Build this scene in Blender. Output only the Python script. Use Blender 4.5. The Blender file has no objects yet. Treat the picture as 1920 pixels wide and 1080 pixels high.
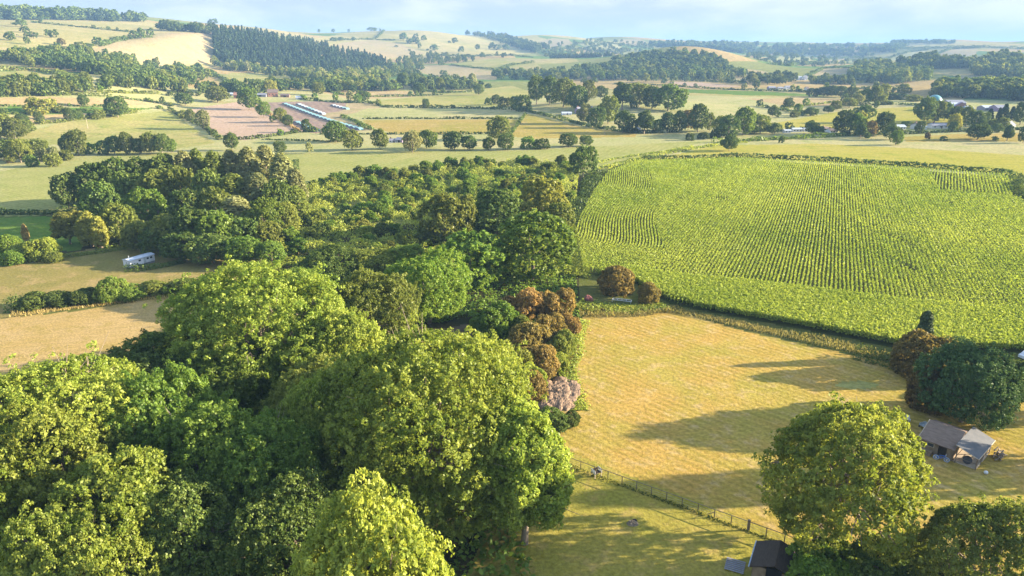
import bpy, math, random
import numpy as np
from mathutils import Vector, Matrix

# ------------------------------------------------------------------ basics
rng = np.random.default_rng(11)
random.seed(5)
sc = bpy.context.scene
COL = sc.collection
RAD = math.radians
CAM_H, F_PX, PITCH = 58.0, 1300.0, RAD(18.7)      # survey of the view: drone height, focal length in photo pixels, tilt
SUN_AZ, SUN_EL = 5.0, 15.0                          # degrees: from +X towards +Y, and above the horizon

def ray(px, py):
    u = (np.asarray(px, float) - 960) / F_PX
    v = (540 - np.asarray(py, float)) / F_PX
    ry = math.cos(PITCH) + v * math.sin(PITCH)
    rz = -math.sin(PITCH) + v * math.cos(PITCH)
    az = np.arctan2(u, ry)
    sl = rz / np.hypot(u, ry)
    return az, sl

# ------------------------------------------------------------------ terrain heights (polar survey grid around the view point)
LX = [-700, -300, 0, 200, 400, 600, 800, 1000, 1200, 1400, 1600, 1800, 1920, 2250, 2700]
def lay(d, y):
    d = [d[0], d[0]] + d + [d[-1], d[-1]]
    y = [y[0], y[0]] + y + [y[-1], y[-1]]
    az, sl = ray(LX, y)
    return az, np.array(d, float), CAM_H + sl * np.array(d, float)
LAYERS = [
    lay([800, 850, 1250, 1400, 1450, 1450, 1450, 1450, 1300, 1200, 1200], [170, 166, 147, 147, 151, 152, 152, 152, 160, 165, 165]),
    lay([1150, 1200, 1600, 1650, 1700, 1750, 1750, 1750, 1600, 1500, 1500], [113, 117, 128, 136, 136, 128, 132, 136, 147, 152, 152]),
    lay([1450, 1500, 1900, 1950, 2200, 2300, 2150, 2150, 2000, 2000, 1900], [72, 82, 64, 94, 110, 112, 116, 124, 132, 133, 133]),
    lay([2000, 2100, 2400, 2600, 2900, 3000, 3000, 3100, 3000, 2800, 2700], [38, 43, 54, 78, 86, 92, 100, 108, 116, 112, 110]),
    lay([2600, 2700, 3200, 3400, 3700, 4000, 4900, 5200, 5000, 4700, 4700], [34, 37, 47, 58, 57, 68, 74, 80, 83, 78, 82]),
]
NA, ND = 1250, 930
t = np.linspace(-1, 1, NA)
AZ = RAD(42) * t + RAD(20) * np.sign(t) * np.clip(np.abs(t) - .86, 0, 1) * 6
D0, D1 = 20.0, 14000.0
LD = np.linspace(math.log(D0), math.log(D1), ND)
DD = np.exp(LD)

def smooth1(a, n):
    k = np.hanning(n + 2)[1:-1]; k /= k.sum()
    return np.convolve(np.pad(a, (n // 2, n - 1 - n // 2), mode='edge'), k, mode='valid')

def heights():
    ds = [np.full(NA, 1.0), np.full(NA, 330.0)]
    zs = [np.zeros(NA), np.zeros(NA)]
    base = smooth1(np.interp(AZ, LAYERS[0][0], LAYERS[0][1]), 81)
    ds.append(np.full(NA, 560.0)); zs.append(np.zeros(NA))
    for az, d, z in LAYERS:
        ds.append(smooth1(np.interp(AZ, az, d), 61)); zs.append(smooth1(np.interp(AZ, az, z), 61))
    ds.append(ds[-1] + 1800); zs.append(zs[-1] - 160)
    ds.append(np.full(NA, 20000.0)); zs.append(np.full(NA, -170.0))
    ds = np.array(ds); zs = np.array(zs)                      # (L, NA)
    h = np.diff(ds, axis=0); s = np.diff(zs, axis=0) / h
    m = np.zeros_like(zs)
    a, b = s[:-1], s[1:]
    w1, w2 = 2 * h[1:] + h[:-1], h[1:] + 2 * h[:-1]
    ok = (a * b) > 0
    m[1:-1] = np.where(ok, (w1 + w2) / (w1 / np.where(ok, a, 1) + w2 / np.where(ok, b, 1)), 0)
    m[-1] = s[-1]
    Z = np.zeros((ND, NA))
    for i in range(len(ds) - 1):
        for r in range(ND):
            d = DD[r]
            sel = (d >= ds[i]) & (d < ds[i + 1])
            if not sel.any(): continue
            tt = (d - ds[i][sel]) / h[i][sel]
            h00 = 2 * tt**3 - 3 * tt**2 + 1; h10 = tt**3 - 2 * tt**2 + tt
            h01 = -2 * tt**3 + 3 * tt**2; h11 = tt**3 - tt**2
            Z[r, sel] = h00 * zs[i][sel] + h10 * h[i][sel] * m[i][sel] + h01 * zs[i + 1][sel] + h11 * h[i][sel] * m[i + 1][sel]
    return Z
ZG = heights()
XG = DD[:, None] * np.sin(AZ)[None, :]
YG = DD[:, None] * np.cos(AZ)[None, :]
def bump(px, py, amp, rx, ry, dist=None):
    az, sl = ray(px, py)
    d = dist or -CAM_H / sl
    cx, cy = d * math.sin(az), d * math.cos(az)
    global ZG
    ZG = ZG + amp * np.exp(-((XG - cx) / rx) ** 2 - ((YG - cy) / ry) ** 2)
# rolling ground: gentle waves that grow with distance, and the wooded knolls
amp = np.clip((DD - 480) / 500, 0, 1)[:, None] * np.clip((3800 - DD) / 2500, 0, 1)[:, None]
ZG = ZG + amp * (2.2 * np.sin(XG / 95 + 1.3 * np.sin(YG / 160)) * np.sin(YG / 120 + .7) + 1.4 * np.sin(XG / 47 + 2) * np.sin(YG / 71))
ZG = ZG + np.clip((DD[:, None] - 1500) / 1500, 0, 1) * np.clip((6500 - DD[:, None]) / 2500, 0, 1) * (14 * np.sin(XG / 230 + np.sin(YG / 310)) * np.sin(YG / 260 + XG / 900) + 7 * np.sin(XG / 105 + 2 * np.sin(YG / 240)) * np.sin(YG / 150 + 1))
bump(1130, 205, 8, 120, 90)
bump(720, 190, 3, 160, 90)
bump(1285, 150, 42, 165, 330, 2050)     # wooded knoll
bump(1120, 150, 5, 230, 250, 1950)
bump(1860, 150, 24, 220, 260, 1950)
bump(1690, 150, 15, 170, 200, 2000)
bump(380, 120, 10, 150, 200, 1750)
ZG[DD < 440] *= 0

def zat(x, y):
    d = np.hypot(x, y); a = np.arctan2(x, y)
    fi = np.interp(np.log(np.maximum(d, D0)), LD, np.arange(ND)); fj = np.interp(a, AZ, np.arange(NA))
    i = np.clip(fi.astype(int), 0, ND - 2); j = np.clip(fj.astype(int), 0, NA - 2)
    u, v = fi - i, fj - j
    return (ZG[i, j] * (1 - u) * (1 - v) + ZG[i + 1, j] * u * (1 - v) + ZG[i, j + 1] * (1 - u) * v + ZG[i + 1, j + 1] * u * v)

SLOPE = (ZG - CAM_H) / DD[:, None]
def at(px, py, dmin=0):
    """first ground point met by the line of sight through photo pixel (px, py)"""
    az, sl = ray(float(px), float(py))
    fj = float(np.interp(az, AZ, np.arange(NA))); j = min(max(int(fj), 0), NA - 2); v = fj - j
    s = SLOPE[:, j] * (1 - v) + SLOPE[:, j + 1] * v
    if dmin: s = np.where(DD < dmin, -9.0, s)
    k = np.argmax(s >= sl)
    if s[k] < sl: k = int(np.argmax(s))
    k = max(k, 1)
    f = np.clip((sl - s[k - 1]) / max(s[k] - s[k - 1], 1e-9), 0, 1)
    d = math.exp(LD[k - 1] + f * (LD[k] - LD[k - 1]))
    x, y = d * math.sin(az), d * math.cos(az)
    return np.array([x, y, float(zat(np.array(x), np.array(y)))])
def depth(p):
    return p[1] * math.cos(PITCH) + (CAM_H - p[2]) * math.sin(PITCH)
def ppm(p):                                            # photo pixels per metre at a point
    return F_PX / depth(p)
def inpoly(x, y, poly):
    x = np.asarray(x); y = np.asarray(y); r = np.zeros(x.shape, bool)
    n = len(poly)
    for i in range(n):
        x1, y1 = poly[i][:2]; x2, y2 = poly[(i + 1) % n][:2]
        if y1 == y2: continue
        c = ((y1 > y) != (y2 > y)) & (x < (x2 - x1) * (y - y1) / (y2 - y1) + x1)
        r ^= c
    return r
def project(x, y, z):
    dz = z - CAM_H
    dep = y * math.cos(PITCH) - dz * math.sin(PITCH)
    up = y * math.sin(PITCH) + dz * math.cos(PITCH)
    return 960 + F_PX * x / dep, 540 - F_PX * up / dep

# ------------------------------------------------------------------ objects
def tag(o, label=None, cat=None, group=None, kind=None):
    if label: o['label'] = label
    if cat: o['category'] = cat
    if group: o['group'] = group
    if kind: o['kind'] = kind
    return o
def link(o, parent=None):
    COL.objects.link(o)
    if parent is not None: o.parent = parent
    return o
def empty(name, loc, rz=0.0):
    o = bpy.data.objects.new(name, None); o.empty_display_size = .5
    o.location = loc; o.rotation_euler = (0, 0, rz)
    return link(o)
def mesh_np(name, V, Q, tint=None, smooth=False):
    me = bpy.data.meshes.new(name)
    V = np.ascontiguousarray(V, np.float32); Q = np.ascontiguousarray(Q, np.int32)
    k = Q.shape[1]
    me.vertices.add(len(V)); me.vertices.foreach_set('co', V.ravel())
    me.loops.add(Q.size); me.loops.foreach_set('vertex_index', Q.ravel())
    me.polygons.add(len(Q)); me.polygons.foreach_set('loop_start', np.arange(0, Q.size, k, dtype=np.int32))
    if smooth: me.polygons.foreach_set('use_smooth', np.ones(len(Q), bool))
    if tint is not None:
        a = me.attributes.new('tint', 'FLOAT', 'FACE'); a.data.foreach_set('value', np.ascontiguousarray(tint, np.float32))
    me.update(calc_edges=True)
    return me
def obj(name, me, mat=None, parent=None, loc=(0, 0, 0), rot=(0, 0, 0), scale=(1, 1, 1)):
    o = bpy.data.objects.new(name, me); link(o, parent)
    o.location = loc; o.rotation_euler = rot; o.scale = scale
    if mat is not None:
        if not me.materials: me.materials.append(mat)
        else:
            o.material_slots[0].link = 'OBJECT'; o.material_slots[0].material = mat
    return o
class MB:
    """collects boxes, bars, prisms into one mesh"""
    def __init__(s): s.v = []; s.f = []
    def add(s, v, f):
        b = len(s.v); s.v += [tuple(p) for p in v]; s.f += [tuple(i + b for i in q) for q in f]; return s
    def box(s, c, d, rz=0.0, tilt=None):
        m = Matrix.Rotation(rz, 3, 'Z')
        if tilt: m = m @ Matrix.Rotation(tilt[0], 3, 'X') @ Matrix.Rotation(tilt[1], 3, 'Y')
        v = [Vector(c) + m @ Vector((x * d[0] / 2, y * d[1] / 2, z * d[2] / 2)) for x in (-1, 1) for y in (-1, 1) for z in (-1, 1)]
        return s.add(v, [(0, 1, 3, 2), (4, 6, 7, 5), (0, 4, 5, 1), (2, 3, 7, 6), (0, 2, 6, 4), (1, 5, 7, 3)])
    def bar(s, a, b, r, n=6, r2=None):
        a, b = Vector(a), Vector(b); r2 = r if r2 is None else r2
        q = (b - a).to_track_quat('Z', 'Y'); v = []
        for p, rr in ((a, r), (b, r2)):
            for k in range(n):
                t = 2 * math.pi * k / n
                v.append(p + q @ Vector((rr * math.cos(t), rr * math.sin(t), 0)))
        f = [(k, (k + 1) % n, n + (k + 1) % n, n + k) for k in range(n)] + [tuple(range(n - 1, -1, -1)), tuple(range(n, 2 * n))]
        return s.add(v, f)
    def prism(s, outline, axis, a, b):
        """outline of 2-D points extruded along an axis ('x','y','z') from a to b"""
        n = len(outline); v = []
        for t in (a, b):
            for p, q in outline:
                v.append({'x': (t, p, q), 'y': (p, t, q), 'z': (p, q, t)}[axis])
        f = [(k, (k + 1) % n, n + (k + 1) % n, n + k) for k in range(n)] + [tuple(range(n - 1, -1, -1)), tuple(range(n, 2 * n))]
        return s.add(v, f)
    def build(s, name, mat, parent=None, smooth=False, **kw):
        me = bpy.data.meshes.new(name); me.from_pydata(s.v, [], s.f)
        import bmesh
        bm = bmesh.new(); bm.from_mesh(me); bmesh.ops.recalc_face_normals(bm, faces=bm.faces); bm.to_mesh(me); bm.free()
        if smooth:
            for p in me.polygons: p.use_smooth = True
        return obj(name, me, mat, parent, **kw)

# ------------------------------------------------------------------ materials
def nt(name):
    m = bpy.data.materials.new(name); m.use_nodes = True
    t = m.node_tree; t.nodes.clear()
    return m, t
def N(t, typ, **kw):
    n = t.nodes.new(typ)
    for k, v in kw.items(): setattr(n, k, v)
    return n
def setin(n, **kw):
    for k, v in kw.items(): n.inputs[k].default_value = v
def mixc(t, fac, a, b, blend='MIX'):
    n = N(t, 'ShaderNodeMix', data_type='RGBA', blend_type=blend)
    for i, x in ((0, fac), (6, a), (7, b)):
        if hasattr(x, 'links') or hasattr(x, 'is_linked'): t.links.new(x, n.inputs[i])
        elif i == 0: n.inputs[0].default_value = x
        else: n.inputs[i].default_value = (*x, 1) if len(x) == 3 else x
    return n.outputs[2]
def math_(t, op, a, b=0.0, c=None):
    n = N(t, 'ShaderNodeMath', operation=op)
    for i, x in enumerate((a, b, c)):
        if x is None: continue
        if hasattr(x, 'is_linked'): t.links.new(x, n.inputs[i])
        else: n.inputs[i].default_value = x
    return n.outputs[0]
def ramp(t, v, lo, hi):
    n = N(t, 'ShaderNodeMapRange', interpolation_type='SMOOTHSTEP')
    t.links.new(v, n.inputs[0]); n.inputs[1].default_value = lo; n.inputs[2].default_value = hi
    return n.outputs[0]
def noise(t, vec, scale, detail=2.0, rough=.5, dist=0.0):
    n = N(t, 'ShaderNodeTexNoise'); t.links.new(vec, n.inputs['Vector'])
    setin(n, Scale=scale, Detail=detail, Roughness=rough, Distortion=dist)
    return n.outputs['Fac']

def leaf_mat(name, dark, light, trans=.48, gloss=.012, rnd=.22):
    m, t = nt(name)
    a = N(t, 'ShaderNodeAttribute', attribute_name='tint')
    oi = N(t, 'ShaderNodeObjectInfo')
    col = mixc(t, a.outputs['Fac'], dark, light)
    hsv = N(t, 'ShaderNodeHueSaturation'); t.links.new(col, hsv.inputs['Color'])
    t.links.new(math_(t, 'MULTIPLY_ADD', oi.outputs['Random'], rnd * 2, 1 - rnd), hsv.inputs['Value'])
    t.links.new(math_(t, 'MULTIPLY_ADD', math_(t, 'FRACT', math_(t, 'MULTIPLY', oi.outputs['Random'], 7.31)), .018, .491), hsv.inputs['Hue'])
    c = hsv.outputs[0]
    d = N(t, 'ShaderNodeBsdfDiffuse'); t.links.new(c, d.inputs[0])
    tr = N(t, 'ShaderNodeBsdfTranslucent'); t.links.new(mixc(t, .5, c, mixc(t, 1.0, c, (1.35, 1.25, .5), 'MULTIPLY')), tr.inputs[0])
    g = N(t, 'ShaderNodeBsdfGlossy'); g.inputs['Roughness'].default_value = .45; g.inputs['Color'].default_value = (.8, .8, .7, 1)
    m1 = N(t, 'ShaderNodeMixShader'); m1.inputs[0].default_value = trans
    t.links.new(d.outputs[0], m1.inputs[1]); t.links.new(tr.outputs[0], m1.inputs[2])
    m2 = N(t, 'ShaderNodeMixShader'); m2.inputs[0].default_value = gloss
    t.links.new(m1.outputs[0], m2.inputs[1]); t.links.new(g.outputs[0], m2.inputs[2])
    o = N(t, 'ShaderNodeOutputMaterial'); t.links.new(m2.outputs[0], o.inputs[0])
    return m

def plain_mat(name, col, col2=None, rough=.8, scale=3.0, stretch=(1, 1, 1), spec=.2, metal=0.0):
    m, t = nt(name)
    col = tuple(.72 * x for x in col); col2 = tuple(.72 * x for x in col2) if col2 else None
    tc = N(t, 'ShaderNodeTexCoord'); mp = N(t, 'ShaderNodeMapping'); t.links.new(tc.outputs['Object'], mp.inputs[0])
    mp.inputs['Scale'].default_value = stretch
    nz = noise(t, mp.outputs[0], scale, 4.0, .6)
    b = N(t, 'ShaderNodeBsdfPrincipled')
    t.links.new(mixc(t, ramp(t, nz, .3, .7), col, col2 or tuple(c * .7 for c in col)), b.inputs['Base Color'])
    setin(b, Roughness=rough, Metallic=metal); b.inputs['Specular IOR Level'].default_value = spec
    o = N(t, 'ShaderNodeOutputMaterial'); t.links.new(b.outputs[0], o.inputs[0])
    return m

def ground_mat(name, c1, c2, c3=None, patch=.03, mid=.25, fine=2.5, stripe=None, cells=None, bumpy=.3):
    """grass / stubble / soil: two colours in patches, a third in streaks, fine mottling, optional working lines (azimuth deg, period m, strength)"""
    m, t = nt(name)
    dk = lambda c: tuple(.68 * x for x in c)
    c1, c2 = dk(c1), dk(c2); c3 = dk(c3) if c3 else None
    g = N(t, 'ShaderNodeNewGeometry'); P = g.outputs['Position']
    n1 = noise(t, P, patch, 4.0, .6, .4)
    n2 = noise(t, P, mid, 4.0, .65)
    n3 = noise(t, P, fine, 3.0, .7)
    col = mixc(t, ramp(t, n1, .35, .65), c1, c2)
    col = mixc(t, ramp(t, n2, .48, .72), col, c3 or tuple((a + b) * .42 for a, b in zip(c1, c2)))
    if cells:
        v = N(t, 'ShaderNodeTexVoronoi', feature='F1'); t.links.new(P, v.inputs['Vector'])
        v.inputs['Scale'].default_value = cells
        sx = N(t, 'ShaderNodeSeparateColor'); t.links.new(v.outputs['Color'], sx.inputs[0])
        col = mixc(t, ramp(t, sx.outputs[0], .35, .6), col, dk((.21, .22, .065)))
        col = mixc(t, ramp(t, sx.outputs[1], .62, .72), col, dk((.38, .28, .12)))
        col = mixc(t, ramp(t, sx.outputs[2], .82, .86), col, dk((.13, .2, .05)))
    h = n3
    if stripe:
        ang, per, st, sc_ = stripe
        a = RAD(ang)
        nw = noise(t, P, .05, 2.0)
        vm = N(t, 'ShaderNodeVectorMath', operation='DOT_PRODUCT'); t.links.new(P, vm.inputs[0])
        vm.inputs[1].default_value = (math.cos(a), -math.sin(a), 0)          # across lines that run at azimuth ang
        ph = math_(t, 'MULTIPLY_ADD', nw, per * 1.2, vm.outputs['Value'])
        w = math_(t, 'MULTIPLY_ADD', math_(t, 'SINE', math_(t, 'MULTIPLY', ph, 2 * math.pi / per)), .5, .5)
        va = N(t, 'ShaderNodeVectorMath', operation='DOT_PRODUCT'); t.links.new(P, va.inputs[0]); va.inputs[1].default_value = (math.sin(a), math.cos(a), 0)
        cx = N(t, 'ShaderNodeCombineXYZ')
        t.links.new(math_(t, 'MULTIPLY', va.outputs['Value'], .22 / per), cx.inputs[0]); t.links.new(math_(t, 'MULTIPLY', ph, 1.5 / per), cx.inputs[1])
        ns = noise(t, cx.outputs[0], 1.0, 4.0, .65)
        w = math_(t, 'MULTIPLY_ADD', math_(t, 'MULTIPLY', w, .46), 1.0, math_(t, 'MULTIPLY', ns, .92))
        f = math_(t, 'MULTIPLY', math_(t, 'MULTIPLY', ramp(t, w, .38, .95), st), ramp(t, noise(t, P, .12, 4.0, .6), .25, .6))
        col = mixc(t, f, col, dk(sc_))
    col = mixc(t, 1.0, col, mixc(t, ramp(t, n3, .25, .75), (.72, .72, .7), (1.28, 1.27, 1.22)), 'MULTIPLY')
    b = N(t, 'ShaderNodeBsdfDiffuse'); t.links.new(col, b.inputs[0])
    if bumpy:
        bp = N(t, 'ShaderNodeBump'); setin(bp, Strength=bumpy, Distance=.35)
        t.links.new(math_(t, 'ADD', n3, n2), bp.inputs['Height']); t.links.new(bp.outputs[0], b.inputs['Normal'])
    o = N(t, 'ShaderNodeOutputMaterial'); t.links.new(b.outputs[0], o.inputs[0])
    return m

L = {
    'lime': leaf_mat('lime_leaves', (.135, .19, .022), (.32, .36, .06)),
    'green': leaf_mat('green_leaves', (.085, .145, .02), (.195, .265, .04)),
    'fresh': leaf_mat('fresh_leaves', (.085, .16, .018), (.19, .26, .035)),
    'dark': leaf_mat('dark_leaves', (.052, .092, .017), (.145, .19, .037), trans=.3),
    'olive': leaf_mat('olive_leaves', (.10, .13, .02), (.23, .255, .05)),
    'pale': leaf_mat('pale_leaves', (.17, .185, .06), (.33, .33, .13)),
    'gold': leaf_mat('gold_leaves', (.20, .205, .03), (.34, .345, .07)),
    'rust': leaf_mat('rust_leaves', (.15, .11, .03), (.40, .27, .085)),
    'brown': leaf_mat('brown_leaves', (.12, .098, .028), (.29, .215, .06)),
    'bluegreen': leaf_mat('blue_green_needles', (.042, .08, .022), (.10, .15, .042), trans=.2),
    'conifer': leaf_mat('conifer_needles', (.028, .05, .02), (.075, .105, .035), trans=.15),
    'pink': leaf_mat('pink_blossom', (.38, .16, .17), (.55, .28, .3)),
    'straw': leaf_mat('dry_grass_blades', (.25, .18, .06), (.42, .31, .12)),
    'verge': leaf_mat('verge_grass_blades', (.14, .14, .042), (.29, .25, .09)),
    'maize': leaf_mat('maize_leaves', (.155, .22, .023), (.335, .375, .06), trans=.4),
    'scrub': leaf_mat('scrub_leaves', (.135, .19, .027), (.34, .37, .065)),
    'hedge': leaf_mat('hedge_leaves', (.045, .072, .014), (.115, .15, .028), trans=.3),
}
BARK = plain_mat('bark', (.34, .27, .19), (.17, .13, .09), scale=2.0, stretch=(1, 1, .3))
# ------------------------------------------------------------------ foliage
def norm(v): return v / np.maximum(np.linalg.norm(v, axis=-1, keepdims=True), 1e-9)
def leaves(P, Nn, size, r, asp=.62):
    """one diamond-shaped leaf spray per point, facing Nn"""
    n = len(P)
    a = norm(np.cross(Nn, norm(r.normal(size=(n, 3))))); b = np.cross(Nn, a)
    s = (np.asarray(size) * np.ones(n))[:, None] * r.uniform(.5, 1.55, (n, 1))
    bend = Nn * s * .22
    V = np.stack([P - a * s, P - b * s * asp + bend, P + a * s * .9, P + b * s * asp + bend], 1).reshape(-1, 3)
    return V, np.arange(4 * n).reshape(n, 4)
def join(parts):
    V, Q, T, b = [], [], [], 0
    for v, q, t_ in parts:
        V.append(v); Q.append(q + b); T.append(t_ * np.ones(len(q))); b += len(v)
    return np.concatenate(V), np.concatenate(Q), np.concatenate(T)
def tube(path, rad, n=6):
    path = np.array(path, float); m = len(path); V = []
    for i in range(m):
        d = norm(path[min(i + 1, m - 1)] - path[max(i - 1, 0)])
        a = norm(np.cross(d, [.31, .95, .05])); b = np.cross(d, a)
        for k in range(n):
            t_ = 2 * math.pi * k / n
            V.append(path[i] + (a * math.cos(t_) + b * math.sin(t_)) * rad[i])
    Q = [[i * n + k, i * n + (k + 1) % n, (i + 1) * n + (k + 1) % n, (i + 1) * n + k] for i in range(m - 1) for k in range(n)]
    return np.array(V), np.array(Q)

def lobes_for(shape, h, w, nl, r):
    if shape == 'bush':
        C = np.array([0, 0, .40 * h]); E = np.array([w / 2, w / 2, .58 * h])
    elif shape == 'tall':
        C = np.array([0, 0, .54 * h]); E = np.array([w / 2, w / 2, .47 * h])
    else:
        C = np.array([0, 0, .52 * h]); E = np.array([w / 2, w / 2, .49 * h])
    D = norm(r.normal(size=(nl, 3))); D[:, 2] = np.where(D[:, 2] < -.6, -D[:, 2], D[:, 2])
    az = np.arctan2(D[:, 1], D[:, 0]); ph = r.uniform(0, 6.28, 4)
    lump = 1 + .15 * np.sin(2 * az + ph[0]) + .10 * np.sin(3 * az + ph[1] + 2 * D[:, 2]) + .08 * np.sin(5 * D[:, 2] + ph[2])
    if shape == 'great': lump = 1 + (lump - 1) * .5
    R_ = r.uniform(.11, .23, nl) * w * (.62 if shape == 'great' else .85 if shape == 'tall' else 1)
    ctr = C + D * (np.maximum(E - R_[:, None] * .8, .1) * (lump * r.uniform(.80, 1.08, nl))[:, None])
    if shape == 'ash': return C, E, ctr, R_ * .8
    k = max(3, nl // 4)      # a few middle lobes keep the heart of the crown closed
    ctr = np.concatenate([ctr, C + r.uniform(-.35, .35, (k, 3)) * E]); R_ = np.concatenate([R_, r.uniform(.22, .30, k) * w])
    return C, E, ctr, R_
def crown(seed, shape, h, w, nl, nt_, lpt, tr, ls):
    r = np.random.default_rng(seed)
    if shape in ('conifer', 'cypress', 'poplar'):
        return spire(r, shape, h, w, nt_, lpt, tr, ls)
    C, E, ctr, R_ = lobes_for(shape, h, w, nl, r)
    M = int(nt_ * 3.0)
    li = r.choice(len(ctr), M, p=R_**2 / (R_**2).sum())
    u = norm(r.normal(size=(M, 3)))
    out = norm((ctr[li] - C) / E + 1e-3)
    u = norm(u + out * .55 + [0, 0, .18])
    p = ctr[li] + u * R_[li][:, None] * r.uniform(.86, 1.06, (M, 1)) * np.array([1, 1, .9])
    dd = np.linalg.norm(p[:, None] - ctr[None], axis=2) / R_[None]
    dd[np.arange(M), li] = 9
    keep = ((dd.min(1) > .80) | (r.random(M) < .10)) & (p[:, 2] > (.03 * h if shape == 'bush' else .06 * h))
    if shape in ('broad', 'tall', 'great', 'ash'):       # thin places and holes in the canopy, shoots that stick out
        q = p / (w * .085); ph = r.uniform(0, 6.28, 3)
        hole = np.sin(q[:, 0] + ph[0] + np.sin(q[:, 1])) * np.sin(q[:, 1] * 1.1 + ph[1]) * np.sin(q[:, 2] * .9 + ph[2] + np.sin(q[:, 0] * .7))
        keep &= (hole < .42) | (r.random(M) < .12)
        p = p + u * np.minimum(r.exponential(.022 * w, M), .09 * w)[:, None] * (r.random(M) < .35)[:, None]
    p, u, li = p[keep][:nt_], u[keep][:nt_], li[keep][:nt_]
    n = len(p)
    lob_t = r.uniform(.25, .75, len(ctr))
    tt = np.clip(lob_t[li] + r.normal(0, .22, n), 0, 1)
    rr = tr * r.uniform(.65, 1.35, n)
    v = norm(r.normal(size=(n, lpt, 3)) + u[:, None] * .6 + np.array([0, 0, .35]))
    P = p[:, None] + v * (rr[:, None, None] * r.uniform(.45, 1.0, (n, lpt, 1)))
    Nn = norm(v * .7 + u[:, None] * .2 + r.normal(0, .62, (n, lpt, 3)))
    tl = np.clip(tt[:, None] + r.normal(0, .13, (n, lpt)), 0, 1)
    V, Q = leaves(P.reshape(-1, 3), Nn.reshape(-1, 3), ls, r)
    return V, Q, tl.ravel(), ctr
def spire(r, shape, h, w, nt_, lpt, tr, ls):
    z = r.uniform(.06 if shape != 'poplar' else .1, 1, nt_) ** (.8 if shape != 'poplar' else 1)
    if shape == 'conifer': prof = (1 - z) ** .85 * (.75 + .25 * np.sin(z * 60) ** 2) + .015
    elif shape == 'cypress': prof = np.sqrt(np.clip(1 - z, 0, 1)) * .8 * (.85 + .15 * np.sin(z * 23)) + .02
    else: prof = np.clip(np.sin(np.pi * np.clip(z, .04, 1) ** .8), 0, 1) ** .6 * (.8 + .25 * r.random(nt_)) + .03
    a = r.uniform(0, 2 * math.pi, nt_)
    if shape == 'poplar': a = np.round(a / (2 * math.pi) * 11) / 11 * 2 * math.pi + r.normal(0, .16, nt_)
    q = w / 2 * prof * r.uniform(.7, 1.0, nt_)
    p = np.stack([q * np.cos(a), q * np.sin(a), z * h], 1)
    u = norm(np.stack([np.cos(a), np.sin(a), np.full(nt_, .5 if shape != 'conifer' else .15)], 1))
    v = norm(r.normal(size=(nt_, lpt, 3)) + u[:, None] * .5)
    st = np.array([1, 1, 1.9 if shape == 'poplar' else (.6 if shape == 'conifer' else 1.2)])
    P = p[:, None] + v * st * (tr * r.uniform(.4, 1, (nt_, lpt, 1)))
    Nn = norm(u[:, None] * .6 + v * .5 + r.normal(0, .6, (nt_, lpt, 3)))
    T = np.clip(r.uniform(.2, .8, (nt_, 1)) + r.normal(0, .15, (nt_, lpt)), 0, 1)
    V, Q = leaves(P.reshape(-1, 3), Nn.reshape(-1, 3), ls, r, .55)
    return V, Q, T.ravel(), np.array([[0, 0, h * .8]])
def trunk_geo(seed, h, w, ctr, limbs, rad, n=6, fork=.34):
    r = np.random.default_rng(seed + 999)
    zf = fork * h
    parts = []
    lean = r.normal(0, .02 * h, 2)
    base = [[0, 0, -.6], [0, 0, .4], [lean[0] * .4, lean[1] * .4, zf * .55], [lean[0], lean[1], zf], [lean[0] * 1.3, lean[1] * 1.3, h * .62]]
    parts.append((*tube(base, [rad * 1.5, rad * 1.15, rad * .95, rad * .8, rad * .3], n), 0))
    sel = r.permutation(len(ctr))[:limbs]
    for k in sel:
        c = ctr[k]; s = np.array([lean[0], lean[1], zf * r.uniform(.75, 1.35)])
        m1 = s + (c - s) * .4 + np.array([0, 0, .05 * h]) + r.normal(0, .012 * h, 3)
        m2 = s + (c - s) * .75 + r.normal(0, .015 * h, 3)
        parts.append((*tube([s, m1, m2, c], [rad * .55, rad * .38, rad * .22, rad * .07], max(4, n - 1)), 0))
        for _ in range(2 if n > 5 else 0):
            e = c + r.normal(0, .09 * h, 3)
            parts.append((*tube([m2, (m2 + e) / 2 + r.normal(0, .01 * h, 3), e], [rad * .2, rad * .12, rad * .04], 4), 0))
    if n > 6:                                        # bare twigs that reach out of the leaves
        mid = ctr.mean(0)
        for k in sel:
            c = ctr[k]; o = norm(c - mid)
            for _ in range(4):
                e = c + o * r.uniform(.09, .16) * w + r.normal(0, .04 * w, 3)
                parts.append((*tube([c, (c + e) / 2 + r.normal(0, .012 * w, 3), e], [rad * .16, rad * .10, rad * .03], 4), 0))
    V, Q, T = join(parts)
    return V, Q, T

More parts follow.
